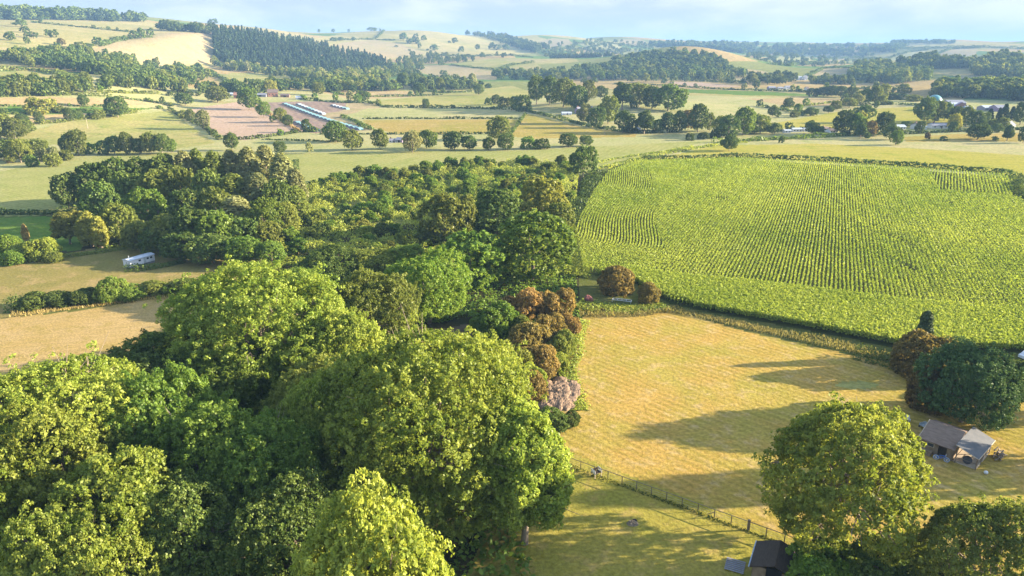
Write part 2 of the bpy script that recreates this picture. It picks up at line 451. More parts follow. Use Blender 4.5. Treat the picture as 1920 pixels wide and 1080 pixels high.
PROTO = {}
def proto(shape, lod, k):
    """crown and trunk meshes of unit tree k (20 m class for the big ones), built once and shared by every copy"""
    key = (shape, lod, k)
    if key in PROTO: return PROTO[key]
    seed = 100 * k + {'broad': 1, 'bush': 2, 'tall': 3, 'poplar': 4, 'conifer': 5, 'cypress': 6, 'ash': 7, 'great': 8}[shape] + {'near': 10, 'mid': 20, 'far': 30}[lod]
    h, w = {'broad': (18, 18), 'bush': (6, 8), 'tall': (18, 11), 'poplar': (20, 7), 'conifer': (20, 8), 'cypress': (12, 5), 'ash': (20, 20), 'great': (23, 29)}[shape]
    if shape in ('bush',):
        nl, nt_, lpt, tr, ls = {'near': (26, 800, 20, .38, .165), 'mid': (16, 260, 11, .5, .32), 'far': (8, 50, 7, .9, .75)}[lod]
    elif shape in ('conifer', 'cypress', 'poplar'):
        nl, nt_, lpt, tr, ls = {'near': (0, 900, 18, .5, .22), 'mid': (0, 420, 11, .7, .42), 'far': (0, 46, 6, 1.0, 1.25)}[lod]
    elif shape == 'great':
        nl, nt_, lpt, tr, ls = 170, 8600, 26, .58, .175
    elif shape == 'ash':
        nl, nt_, lpt, tr, ls = 74, 2700, 26, .55, .18
    else:
        nl, nt_, lpt, tr, ls = {'near': (70, 3100, 28, .58, .178), 'mid': (38, 760, 13, .8, .46), 'far': (18, 80, 8, 1.6, 1.45)}[lod]
    V, Q, T, ctr = crown(seed, shape, h, w, nl, nt_, lpt, tr, ls)
    tv, tq, tt = trunk_geo(seed, h, w, ctr, {'near': 16, 'mid': 6, 'far': 2}[lod] if shape in ('broad', 'tall', 'ash', 'great') else 2,
                           h * (.024 if shape != 'bush' else .016), 7 if lod == 'near' else 5, .3 if shape != 'bush' else .2)
    if lod == 'far':
        V2, Q2, T2 = join([(V, Q, T), (tv, tq, tt)])
        me = mesh_np('far_tree', V2, Q2, T2)
        me.materials.append(L['green']); me.materials.append(BARK)
        mi = np.zeros(len(Q2), np.int32); mi[len(Q):] = 1
        me.polygons.foreach_set('material_index', mi)
        PROTO[key] = (me, None, h, w)
    else:
        c = mesh_np('crown', V, Q, T); c.materials.append(L['green'])
        tm = mesh_np('trunk', tv, tq, smooth=True); tm.materials.append(BARK)
        PROTO[key] = (c, tm, h, w)
    return PROTO[key]
NVAR = {'near': 5, 'mid': 5, 'far': 5}
TREES = []
def plant(name, shape, lod, pos, h, w, mat, label, cat='tree', group=None, rz=None, k=None):
    k = random.randrange(NVAR[lod]) if k is None else k
    cm, tm, ph, pw = proto(shape, lod, k)
    rz = random.uniform(0, 6.28) if rz is None else rz
    s = (w / pw, w / pw, h / ph)
    pos = (float(pos[0]), float(pos[1]), float(pos[2]) - .1)
    if tm is None:
        o = obj(name, cm, L[mat], None, pos, (0, 0, rz), s)
        return tag(o, label, cat, group)
    e = empty(name, pos, rz); e.scale = s
    tag(e, label, cat, group)
    obj('crown', cm, L[mat], e)
    if tm: obj('trunk', tm, None, e)
    return e
def by_top(px, ytop, h):
    """where a plant of height h stands whose top shows at (px, ytop)"""
    az, sl = ray(px, ytop)
    d = (CAM_H - h) / -sl
    return np.array([d * math.sin(az), d * math.cos(az), 0.0])
ORD = 'first second third fourth fifth sixth seventh eighth ninth tenth eleventh twelfth thirteenth fourteenth fifteenth sixteenth seventeenth eighteenth nineteenth twentieth'.split()
def ordinal(i):
    if i < 20: return ORD[i]
    tens = ['twenty', 'thirty', 'forty', 'fifty', 'sixty', 'seventy', 'eighty', 'ninety'][(i + 1) // 10 - 2]
    u = (i + 1) % 10
    return (tens[:-1] + 'ieth') if u == 0 else tens + '-' + ORD[u - 1]
ADJ = {'dark': 'dark', 'green': 'green', 'pale': 'pale', 'gold': 'yellowish', 'olive': 'olive', 'lime': 'light green', 'rust': 'rust-brown', 'brown': 'brown', 'fresh': 'bright green', 'bluegreen': 'blue-green', 'hedge': 'dark', 'conifer': 'dark', 'pink': 'pink', 'straw': 'dead pale'}
def row(where, specs, frm, rev=False, lod='mid', group=None, noun=None):
    """specs: (x, ybase, wpx, hpx, shape, mat); labels count along the row from its end beside FRM"""
    specs = sorted(specs, key=lambda s: s[0], reverse=rev)
    for i, (x, y, wp, hp, shape, mat) in enumerate(specs):
        p = at(x, y); q = ppm(p)
        kind = noun or {'bush': 'bush', 'conifer': 'conifer', 'poplar': 'poplar', 'cypress': 'conifer'}.get(shape, 'tree')
        nm = {'bush': 'bush', 'conifer': 'conifer_tree', 'poplar': 'poplar_tree', 'cypress': 'conifer_tree'}.get(shape, 'broadleaf_tree')
        cat = 'bush' if shape == 'bush' else 'tree'
        lab = f"{ADJ[mat]} {kind}, {ordinal(i)} from the {frm} {where}"
        l_ = lod if (wp > 15 or hp > 22) else 'far'
        plant(nm, shape, l_, p, hp / q * 1.06, wp / q, mat, lab, cat, group or f"trees {where}")

# ------------------------------------------------------------------ hedges, verges and ground cover
def path_world(pts):
    W = []
    for (x1, y1), (x2, y2) in zip(pts[:-1], pts[1:]):
        n = max(2, int(math.hypot(x2 - x1, (y2 - y1) * 3) / 10))
        for k in range(n): W.append(at(x1 + (x2 - x1) * k / n, y1 + (y2 - y1) * k / n))
    W.append(at(*pts[-1]))
    return np.array(W)
def strip_leaves(W, h, w, ls, dens, r, blades=False, vary=.5):
    seg = np.linalg.norm(np.diff(W, axis=0), axis=1); S = np.concatenate([[0], np.cumsum(seg)])
    n = max(24, int(S[-1] * dens))
    s = r.uniform(0, S[-1], n)
    P = np.stack([np.interp(s, S, W[:, i]) for i in range(3)], 1)
    k = np.clip(np.searchsorted(S, s) - 1, 0, len(seg) - 1)
    T = norm(W[k + 1] - W[k]); Nx = np.stack([-T[:, 1], T[:, 0], np.zeros(n)], 1); Nx = norm(Nx)
    hv = 1 + vary * (np.sin(s / 7.3 + r.uniform(0, 6)) * .5 + np.sin(s / 2.9 + 1) * .3 + np.sin(s / 17 + 2) * .5)
    a = r.uniform(-.35, math.pi + .35, n)
    rad = r.uniform(.7, 1, n)
    ca, sa = np.cos(a), np.maximum(np.sin(a), 0)
    sq = 1 / np.maximum(np.maximum(np.abs(ca), sa), .75)
    P = P + Nx * (ca * sq * rad * w / 2 * hv)[:, None]
    P = P + Nx * r.normal(0, .14 * w, n)[:, None]
    z = sa * sq * rad * h * hv * .85 + r.uniform(0, .15, n) * h
    if blades: z = r.uniform(.1, .7, n) * h * hv
    P[:, 2] += z
    Nn = norm(Nx * ca[:, None] + np.array([0, 0, 1]) * (sa[:, None] + .15) + r.normal(0, .65, (n, 3)))
    tint = np.clip(.5 + .22 * np.sin(s / 5) + r.normal(0, .2, n), 0, 1)
    if blades:
        d = norm(r.normal(0, .35, (n, 3)) + np.array([0, 0, 1]))
        sd = norm(np.cross(d, r.normal(size=(n, 3))))
        l_ = ls * r.uniform(.7, 1.4, (n, 1))
        V = np.stack([P - sd * l_ * .18 - d * l_ * .5, P + sd * l_ * .18 - d * l_ * .5, P + sd * l_ * .06 + d * l_ * .6, P - sd * l_ * .06 + d * l_ * .6], 1).reshape(-1, 3)
        return V, np.arange(4 * n).reshape(n, 4), tint
    V, Q = leaves(P, Nn, ls, r)
    return V, Q, tint
HEDGE_PATHS = []
def hedge(label, pts, h=2.2, w=2.2, mat='hedge', name='hedge', blades=False, kind=None, cat='hedge', group='field hedges', dens=None, ls=None, vary=.5):
    W = path_world(pts)
    q = F_PX / np.median([depth(p) for p in W])
    if ls is None: ls = float(np.clip(2.2 / q, .16, 1.5))
    if dens is None: dens = (h * 1.6 + w) / (ls * ls) * .85
    V, Q, T = strip_leaves(W, h, w, ls, dens, np.random.default_rng(abs(hash(label)) % 2**31 if False else sum(map(ord, label))), blades, vary)
    o0 = W[len(W) // 2]
    me = mesh_np(name, V - o0, Q, T)
    o = obj(name, me, L[mat], None, tuple(o0))
    HEDGE_PATHS.append((label, W, q, kind))
    return tag(o, label, cat if kind is None else None, group if kind is None else None, kind)
def sample_px(poly, n, r, weight=True):
    xs = [p[0] for p in poly]; ys = [p[1] for p in poly]; out = []
    while len(out) < n:
        x = r.uniform(min(xs), max(xs), 400); y = r.uniform(min(ys), max(ys), 400)
        ok = inpoly(x, y, poly)
        out += list(zip(x[ok], y[ok]))
    return out[:n]
def wood(name, label, poly, n, shapes, h, w, mats, seed, dmin=0):
    """a far-off wood that reads as one mass"""
    r = np.random.default_rng(seed); parts = []; mi = []
    pts = sample_px(poly, n, r)
    for x, y in pts:
        p = at(x, y, dmin); sh = shapes[r.integers(len(shapes))]
        me, _, ph, pw = proto(sh, 'far', int(r.integers(5)))
        nv = len(me.vertices); co = np.empty(nv * 3, np.float32); me.vertices.foreach_get('co', co); co = co.reshape(-1, 3).copy()
        nq = len(me.polygons); q = np.empty(nq * 4, np.int32); me.loops.foreach_get('vertex_index', q); q = q.reshape(-1, 4)
        tt = np.empty(nq, np.float32); me.attributes['tint'].data.foreach_get('value', tt)
        hh = h * r.uniform(.75, 1.2); ww = w * r.uniform(.75, 1.25)
        a = r.uniform(0, 6.28); c, s = math.cos(a), math.sin(a)
        xy = co[:, :2] * ww / pw
        V = np.stack([xy[:, 0] * c - xy[:, 1] * s, xy[:, 0] * s + xy[:, 1] * c, co[:, 2] * hh / ph], 1) + p - [0, 0, .5]
        mk = r.choice(len(mats), p=[m_[1] for m_ in mats])
        parts.append((V, q, np.clip(tt + r.normal(0, .2), 0, 1)))
        m_ = np.full(nq, mk, np.int32); mi.append(m_)
    V, Q, T = join(parts)
    o0 = V.mean(0)
    m = mesh_np(name, V - o0, Q, T)
    for nm, _ in mats: m.materials.append(L[nm])
    m.polygons.foreach_set('material_index', np.concatenate(mi))
    o = bpy.data.objects.new(name, m); link(o); o.location = o0
    return tag(o, label, None, None, 'stuff')
# ------------------------------------------------------------------ ground: one survey grid split into named fields that share edges
a1, a2 = at(1150, 632), at(1350, 700)
MOW_AZ = math.degrees(math.atan2(a2[0] - a1[0], a2[1] - a1[1]))
G = {
    'rough': ground_mat('rough_grass_ground', (.11, .13, .03), (.17, .16, .05), (.07, .085, .025), .05, .4),
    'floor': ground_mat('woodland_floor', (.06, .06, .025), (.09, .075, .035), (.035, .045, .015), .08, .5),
    'meadow': ground_mat('mown_meadow_ground', (.48, .31, .085), (.39, .315, .07), (.52, .37, .16), .07, .35, 1.6, (MOW_AZ, 1.6, .5, (.23, .185, .03))),
    'paddock': ground_mat('paddock_ground', (.37, .30, .065), (.29, .265, .05), (.42, .31, .10), .07, .3, 1.8, (MOW_AZ + 10, 2.6, .18, (.17, .16, .03))),
    'hay': ground_mat('hay_field_ground', (.47, .33, .15), (.42, .29, .10), (.34, .25, .07), .03, .2, 2.0, (75, 2.4, .4, (.33, .25, .09))),
    'dry': ground_mat('dry_grass_ground', (.30, .235, .08), (.21, .19, .055), (.38, .27, .12), .025, .15, 1.5),
    'soil': ground_mat('maize_soil', (.08, .09, .025), (.06, .075, .02), (.09, .075, .04), .08, .4),
    'crop': ground_mat('pale_crop_ground', (.31, .315, .105), (.37, .345, .13), (.26, .285, .08), .012, .09, .8, (24, 4.2, .3, (.17, .19, .035))),
    'crop2': ground_mat('yellow_crop_ground', (.37, .335, .065), (.41, .35, .09), (.29, .30, .05), .010, .06, .7, (100, 9, .3, (.22, .24, .035))),
    'lush': ground_mat('lush_grass_ground', (.10, .18, .03), (.13, .20, .035), (.17, .21, .045), .02, .15, 1.0),
    'pasture': ground_mat('pasture_ground', (.29, .29, .085), (.38, .325, .125), (.22, .25, .06), .012, .07, .5),
    'palepasture': ground_mat('pale_pasture_ground', (.35, .345, .145), (.42, .37, .18), (.29, .31, .105), .010, .06, .5),
    'goldpasture': ground_mat('gold_pasture_ground', (.38, .28, .085), (.30, .26, .06), (.43, .32, .13), .012, .07, .5),
    'stubble': ground_mat('pale_stubble_ground', (.44, .33, .17), (.40, .30, .15), (.36, .28, .12), .01, .07, .5, (15, 7, .3, (.36, .27, .12))),
    'goldstubble': ground_mat('gold_stubble_ground', (.38, .295, .165), (.345, .285, .15), (.30, .27, .12), .006, .03, .25),
    'pink': ground_mat('pinkish_soil_ground', (.47, .335, .245), (.43, .31, .225), (.40, .30, .19), .012, .08, .5, (-20, 6, .25, (.38, .28, .2))),
    'bedsoil': ground_mat('bed_soil_ground', (.34, .235, .185), (.29, .21, .165), (.36, .28, .17), .02, .1, .5, (-22, 7.5, .6, (.20, .15, .13))),
    'earth': ground_mat('bare_earth', (.19, .14, .10), (.14, .11, .08), (.24, .18, .12), .15, .6),
    'hills': ground_mat('hill_ground', (.32, .29, .105), (.40, .325, .145), (.25, .255, .08), .0022, .014, .11, None, .0042, 0),
    'hillpasture': ground_mat('hill_pasture_ground', (.34, .30, .11), (.42, .345, .155), (.28, .275, .09), .004, .022, .2, None, None, 0),
}
FIELDS = [   # name, label, ground, photo outline, nearest and farthest distance
    ('hills', 'rolling pasture hills rising on the far side of the valley', 'hills', [(-9e9, -9e9), (9e9, -9e9), (9e9, 9e9), (-9e9, 9e9)], 1000, 1e9),
    ('valley_pasture', 'pale green valley floor between the hedged fields', 'palepasture', [(-9e9, -9e9), (9e9, -9e9), (9e9, 9e9), (-9e9, 9e9)], 420, 1000),
    ('mown_meadow', 'golden mown meadow striped with mowing lines and long tree shadows', 'meadow', [(1085, 600), (1100, 588), (1250, 578), (1400, 622), (1700, 688), (1740, 715), (2000, 770), (2600, 900), (2600, 1500), (1600, 1350), (1560, 1040), (1470, 1003), (1056, 843), (1000, 810), (1060, 730), (1065, 650)], 0, 400),
    ('grass_patch', 'small greener patch in the shaded part of the meadow', 'pasture', [(1565, 722), (1580, 716), (1610, 714), (1640, 718), (1650, 724), (1620, 730), (1585, 729)], 0, 400),
    ('paddock', 'yellow-green grass paddock below the post fence', 'paddock', [(1056, 843), (1470, 1003), (1600, 1050), (1700, 1500), (700, 1500), (950, 900)], 0, 400),
    ('maize_field', 'dark soil under the rows of maize', 'soil', [(1085, 512), (1073, 430), (1105, 370), (1132, 328), (1190, 304), (1380, 299), (1620, 312), (1880, 331), (1912, 345), (1900, 372), (1970, 395), (2500, 480), (2700, 760), (1920, 662), (1700, 656), (1500, 617), (1260, 572), (1180, 525)], 0, 460),
    ('far_maize_field', 'plain yellow-green crop field beyond the thin dark hedge of the maize', 'crop2', [(1205, 303), (1340, 273), (1920, 262), (2500, 262), (2700, 420), (1980, 385), (1915, 360), (1910, 340), (1880, 326), (1620, 308), (1380, 296), (1210, 304)], 0, 520),
    ('pale_crop_field', 'broad pale green crop field behind the young plantation', 'crop', [(-900, 340), (0, 322), (110, 300), (200, 291), (400, 284), (530, 288), (760, 284), (960, 283), (1330, 264), (1240, 285), (1130, 318), (1080, 330), (800, 420), (400, 420), (100, 403), (-900, 430)], 0, 520),
    ('grass_field', 'lush green grass strip in shade beside the dark wood', 'lush', [(-900, 432), (100, 405), (190, 405), (150, 470), (-900, 500)], 0, 400),
    ('caravan_meadow', 'dry grass meadow round the long white caravan', 'dry', [(-900, 540), (0, 500), (100, 478), (250, 455), (350, 468), (520, 500), (430, 530), (300, 545), (0, 605), (-900, 700)], 0, 400),
    ('hay_field', 'pinkish gold hay field below the near hedge', 'hay', [(-900, 700), (0, 598), (150, 582), (320, 556), (420, 600), (330, 780), (-900, 1000)], 0, 400),
    ('path', 'bare earth clearing in the shade between the big trees', 'earth', [(795, 655), (806, 634), (830, 622), (852, 612), (880, 608), (897, 622), (890, 640), (868, 652), (845, 664), (815, 668)], 0, 400),
    ('pasture', 'yellow-green pasture sloping up beside the pale soil field', 'pasture', [(10, 285), (40, 250), (110, 232), (210, 218), (330, 206), (352, 232), (405, 268), (240, 292), (110, 270)], 300, 1200),
    ('bare_field', 'pale pinkish bare field edged with trees beside the covered beds', 'pink', [(350, 206), (450, 190), (480, 190), (562, 247), (460, 263), (430, 260), (395, 242)], 300, 1200),
    ('bed_field', 'purplish soil field of planted beds with turquoise covers', 'bedsoil', [(488, 192), (600, 190), (650, 193), (650, 213), (640, 222), (690, 243), (660, 247), (590, 250), (560, 245)], 300, 1200),
    ('golden_grass', 'golden grass strip beside the turquoise covers', 'goldstubble', [(605, 214), (640, 208), (655, 200), (650, 192), (705, 194), (718, 200), (652, 214), (640, 222), (700, 244), (680, 246), (612, 220)], 300, 1200),
    ('pasture', 'pale pasture strip above the long thin hedge', 'palepasture', [(690, 203), (975, 207), (978, 222), (680, 222), (655, 215)], 300, 1200),
    ('pasture', 'golden pasture strip under the long thin hedge', 'goldpasture', [(680, 225), (975, 224), (955, 250), (740, 251), (690, 236)], 300, 1200),
    ('pasture', 'golden triangular pasture with tree shadows beside the sunken lane', 'goldpasture', [(985, 212), (1100, 240), (1195, 250), (1190, 257), (1000, 260), (955, 256)], 300, 1200),
    ('pasture', 'narrow bright green strip between low hedges', 'lush', [(-200, 201), (60, 200), (200, 201), (290, 203), (205, 212), (160, 213), (-200, 217)], 300, 1200),
    ('stubble_field', 'pale stubble strip above the narrow green strip', 'stubble', [(-200, 185), (130, 182), (250, 187), (285, 197), (0, 199), (-200, 200)], 300, 1500),
    ('stubble_field', 'small pale stubble strip below the narrow green strip', 'stubble', [(10, 220), (170, 212), (180, 220), (60, 234), (10, 240)], 300, 1200),
    ('pasture', 'pale green field under the valley copse', 'palepasture', [(140, 178), (190, 166), (310, 174), (255, 183)], 500, 1800),
    ('pasture', 'pale green field at the foot of the grassy hill', 'pasture', [(-400, 145), (0, 134), (60, 133), (140, 152), (80, 172), (0, 168), (-400, 176)], 500, 1800),
    ('pasture', 'smooth pale green field below the conifer plantation', 'pasture', [(405, 150), (430, 137), (530, 136), (600, 150), (540, 162), (450, 167), (420, 162)], 500, 1900),
    ('hillside', 'dry grassy hillside dotted with round trees', 'hillpasture', [(-900, 118), (-900, 30), (100, 30), (260, 36), (330, 53), (398, 62), (400, 120), (300, 128), (200, 112), (0, 132)], 900, 3200),
    ('stubble_field', 'large golden stubble field beside the conifer plantation', 'goldstubble', [(160, 98), (190, 86), (290, 62), (398, 60), (402, 118), (300, 128), (200, 105)], 900, 3200),
    ('hillside', 'broad tan hill in the middle distance', 'hillpasture', [(572, 75), (700, 54), (960, 56), (1050, 80), (1000, 100), (800, 112), (640, 100)], 1600, 5200),
    ('stubble_field', 'golden domed stubble field above the conifers', 'goldstubble', [(600, 96), (640, 80), (700, 75), (750, 82), (798, 100), (720, 112)], 1500, 5200),
    ('stubble_field', 'golden field above the valley trees', 'goldstubble', [(765, 132), (800, 122), (850, 122), (935, 136), (930, 150), (830, 146)], 900, 3200),
    ('pasture', 'small green field below the tan hill', 'pasture', [(845, 120), (920, 112), (1000, 118), (935, 132)], 900, 4200),
    ('stubble_field', 'long pale stubble strip in front of the wood', 'stubble', [(602, 173), (700, 167), (780, 172), (775, 182), (660, 187)], 500, 1500),
    ('pasture', 'broad dry pasture rising toward the hilltop grove', 'pasture', [(690, 190), (790, 181), (960, 161), (1005, 175), (990, 203), (900, 199), (720, 199)], 500, 1600),
    ('stubble_field', 'pale ploughed strip beyond the grove', 'pink', [(1240, 152), (1320, 155), (1400, 163), (1300, 163)], 900, 1800),
    ('pasture', 'bright green strip beyond the grove', 'lush', [(1250, 166), (1440, 172), (1560, 180), (1400, 179), (1270, 173)], 500, 1800),
    ('pasture', 'smooth pale field right of the grove', 'palepasture', [(1190, 222), (1290, 192), (1500, 187), (1520, 205), (1440, 228), (1340, 238), (1220, 243)], 400, 1500),
    ('stubble_field', 'pale stubble field in front of the small plantation belt', 'stubble', [(1400, 185), (1520, 183), (1620, 188), (1590, 200), (1470, 198)], 400, 1600),
    ('pasture', 'sunny yellow-green pasture behind the white caravans', 'crop2', [(1400, 240), (1500, 222), (1600, 205), (1730, 200), (1810, 205), (1790, 232), (1700, 240), (1560, 242)], 300, 1200),
    ('stubble_field', 'golden field in front of the village trees', 'goldstubble', [(1740, 150), (1830, 142), (2300, 128), (2300, 152), (1900, 158)], 800, 3000),
    ('pasture', 'golden grass strip along the hedge by the bungalows', 'goldpasture', [(1690, 257), (1800, 251), (2300, 246), (2300, 264), (1700, 266)], 300, 900),
    ('stubble_field', 'golden slope beside the wooded knoll', 'goldstubble', [(1365, 150), (1390, 128), (1430, 133), (1470, 145), (1440, 152)], 900, 3200),
    ('stubble_field', 'orange-tan hill field among the distant woods', 'goldstubble', [(1755, 105), (1780, 92), (1835, 90), (1830, 102), (1790, 110)], 1200, 5500),
    ('pasture', 'pale domed field between dark hedges on the far slopes', 'palepasture', [(1445, 116), (1470, 100), (1505, 96), (1525, 104), (1520, 116), (1480, 122)], 1500, 7000),
    ('pasture', 'bright pale field under the dark far ridge', 'stubble', [(1575, 100), (1592, 92), (1622, 93), (1624, 99), (1600, 102)], 1500, 7000),
    ('pasture', 'small pale field beside the bright one on the far ridge', 'stubble', [(1528, 104), (1545, 98), (1558, 100), (1552, 106)], 1500, 7000),
    ('pasture', 'long tan field crossing the far slopes', 'goldstubble', [(1515, 120), (1560, 110), (1592, 110), (1580, 117), (1530, 122)], 1500, 7000),
    ('pasture', 'pale green bowl among the far woods', 'palepasture', [(1655, 118), (1670, 106), (1700, 98), (1735, 94), (1730, 108), (1690, 118)], 1500, 7000),
    ('pasture', 'wide pale moor along the far skyline', 'hillpasture', [(1660, 84), (1750, 78), (1860, 80), (1930, 84), (1900, 92), (1740, 90)], 2500, 9000),
    ('stubble_field', 'tan field on the far hill above the middle woods', 'goldstubble', [(1010, 78), (1030, 72), (1065, 73), (1075, 82), (1030, 92)], 2200, 8000),
    ('pasture', 'pale green fields stepping down the far hill', 'palepasture', [(1080, 80), (1120, 76), (1170, 84), (1160, 92), (1100, 90)], 2200, 8000),
    ('stubble_field', 'golden shoulder of the far hill above the knoll', 'goldstubble', [(1160, 74), (1200, 73), (1215, 80), (1190, 86), (1165, 82)], 2200, 8000),
    ('stubble_field', 'small golden field on the dark far slope', 'goldstubble', [(1520, 142), (1545, 127), (1605, 127), (1600, 140)], 1000, 4500),
]
def build_ground():
    ii, jj = np.meshgrid(np.arange(ND - 1), np.arange(NA - 1), indexing='ij')
    V = np.stack([XG, YG, ZG], -1)
    Cx = (XG[:-1, :-1] + XG[1:, 1:]) / 2; Cy = (YG[:-1, :-1] + YG[1:, 1:]) / 2; Cz = (ZG[:-1, :-1] + ZG[1:, 1:]) / 2
    px, py = project(Cx, Cy, Cz); D = np.hypot(Cx, Cy)
    fid = np.full(Cx.shape, -1)
    # slight wobble so that field edges are not ruled lines
    wob = 1.2 * np.sin(Cx / 9) * np.sin(Cy / 13)
    for k, (nm, lab, g, poly, d1, d2) in enumerate(FIELDS):
        fid[inpoly(px + wob, py + wob * .25, poly) & (D >= d1) & (D <= d2)] = k
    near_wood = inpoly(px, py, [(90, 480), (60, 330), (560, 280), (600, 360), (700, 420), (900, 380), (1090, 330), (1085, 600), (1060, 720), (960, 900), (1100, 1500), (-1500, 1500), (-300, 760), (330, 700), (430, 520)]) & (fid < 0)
    idx = np.arange(ND * NA).reshape(ND, NA)
    Q = np.stack([idx[:-1, :-1], idx[:-1, 1:], idx[1:, 1:], idx[1:, :-1]], -1)
    Vf = V.reshape(-1, 3)
    def part(mask, name, mat, label):
        q = Q[mask]
        if not len(q): print('EMPTY FIELD', label); return
        used, inv = np.unique(q.ravel(), return_inverse=True)
        me = mesh_np(name, Vf[used], inv.reshape(-1, 4), smooth=True)
        tag(obj(name, me, mat), label, None, None, 'structure')
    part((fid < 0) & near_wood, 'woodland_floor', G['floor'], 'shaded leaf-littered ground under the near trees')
    part((fid < 0) & ~near_wood, 'rough_ground', G['rough'], 'rough grass between hedges and field edges')
    for k, (nm, lab, g, *_r) in enumerate(FIELDS): part(fid == k, nm, G[g], lab)
build_ground()

# ------------------------------------------------------------------ maize standing in rows
def flat(pts): return [tuple(at(x, y)[:2]) for x, y in pts]
def maize():
    r = np.random.default_rng(3)
    field = flat([(1092, 512), (1080, 430), (1110, 370), (1140, 328), (1192, 306), (1380, 301), (1620, 314), (1878, 333), (1905, 347), (1893, 372), (1960, 396), (2250, 470), (2250, 690), (1920, 662), (1700, 656), (1500, 616), (1260, 573), (1180, 527)])
    head = flat([(1080, 520), (1180, 508), (1260, 522), (1440, 540), (1700, 574), (1920, 592), (2260, 650), (2260, 720), (1920, 680), (1500, 640), (1180, 540)])
    left = flat([(1000, 520), (1050, 300), (1215, 305), (1221, 340), (1228, 430), (1262, 505), (1180, 525)])
    far_r = flat([(1740, 320), (1900, 335), (1910, 375), (1760, 362)])
    gaps = [(*at(x, y)[:2], a, b) for x, y, a, b in [(1350, 379, 3.6, 1.8), (1146, 450, 1.2, 1.2), (1665, 412, 1, 1.4), (1682, 458, .9, 9), (1778, 387, 1.2, 1.6), (1700, 510, .9, 6)]]
    P, S, T = [], [], []
    def rows(az, sp, region, wave, cx, exclude=(), ext=330):
        a = RAD(az); d = np.array([math.sin(a), math.cos(a)]); c = np.array([d[1], -d[0]])
        for k in np.arange(-ext, ext, sp):
            s = 110.0; ss = []
            while s < 480:
                ss.append(s); s += .5 * max(1, s / 190)
            ss = np.array(ss) + r.normal(0, .08, len(ss))
            off = k + wave(ss) + r.normal(0, .05, len(ss)) + .07 * np.sin(ss / 6 + k)
            q = np.outer(ss, d) + np.outer(off, c)
            q[:, 0] += cx
            ok = inpoly(q[:, 0], q[:, 1], region) & inpoly(q[:, 0], q[:, 1], field)
            for e in exclude: ok &= ~inpoly(q[:, 0], q[:, 1], e)
            for gx, gy, ga, gb in gaps: ok &= ((q[:, 0] - gx) / ga) ** 2 + ((q[:, 1] - gy) / gb) ** 2 > 1 + .8 * r.normal(0, .5, len(ss))
            q = q[ok]
            P.append(q); S.append(np.maximum(1, np.hypot(q[:, 0], q[:, 1]) / 190)); T.append(r.normal(0, .05) + 0 * q[:, 0])
    big = [(-1000, 0), (2000, 0), (2000, 900), (-1000, 900)]
    rows(24.2, .99, big, lambda s: 0 * s, 0, (head, left, far_r))
    rows(13.5, 1.0, left, lambda s: 1.6 * np.sin((s - 175) / 17) - 9 * np.exp(-((s - 185) / 16) ** 2), 0, (head,))
    rows(31, 1.25, far_r, lambda s: 0 * s, 0, ())
    # headland: rows run along the front edge
    hx = np.array(head); n = 40000
    q = np.stack([r.uniform(hx[:, 0].min(), hx[:, 0].max(), n * 3), r.uniform(hx[:, 1].min(), hx[:, 1].max(), n * 3)], 1)
    ok = inpoly(q[:, 0], q[:, 1], head) & inpoly(q[:, 0], q[:, 1], field)
    q = q[ok]; P.append(q); S.append(np.ones(len(q))); T.append(r.normal(0, .12, len(q)))
    P = np.concatenate(P); S = np.concatenate(S); T = np.concatenate(T)
    n = len(P); K = 5
    print('maize plants', n)
    pat = .45 + .22 * np.sin(P[:, 0] / 21 + np.sin(P[:, 1] / 17)) * np.sin(P[:, 1] / 26) + .12 * np.sin(P[:, 0] / 6.1) * np.sin(P[:, 1] / 9.3)
    hgt = 2.15 + .25 * np.sin(P[:, 0] / 33) * np.sin(P[:, 1] / 41) + r.normal(0, .12, n)
    Lp = np.zeros((n, K, 3)); 
    an = r.uniform(0, 6.28, (n, 1)) + np.arange(K) * 2.4
    rad = r.uniform(.05, .2, (n, K))
    Lp[..., 0] = P[:, None, 0] + np.cos(an) * rad; Lp[..., 1] = P[:, None, 1] + np.sin(an) * rad
    Lp[..., 2] = hgt[:, None] * np.array([1.0, .93, .84, .68, .45])[None] * r.uniform(.92, 1.06, (n, K))
    Nn = norm(np.stack([np.cos(an) * .7, np.sin(an) * .7, np.full((n, K), .55)], -1) + r.normal(0, .6, (n, K, 3)))
    sz = np.repeat(S ** .6, K) * .235
    V, Q = leaves(Lp.reshape(-1, 3), Nn.reshape(-1, 3), sz, r, .42)
    tint = np.clip(np.repeat(pat + T, K) + r.normal(0, .09, n * K), 0, 1)
    o0 = np.array([P[:, 0].mean(), P[:, 1].mean(), 0])
    me = mesh_np('maize_crop', V - o0, Q, tint)
    tag(obj('maize_crop', me, L['maize'], None, tuple(o0)), 'dense green maize standing in long rows across the big field', None, None, 'stuff')
maize()
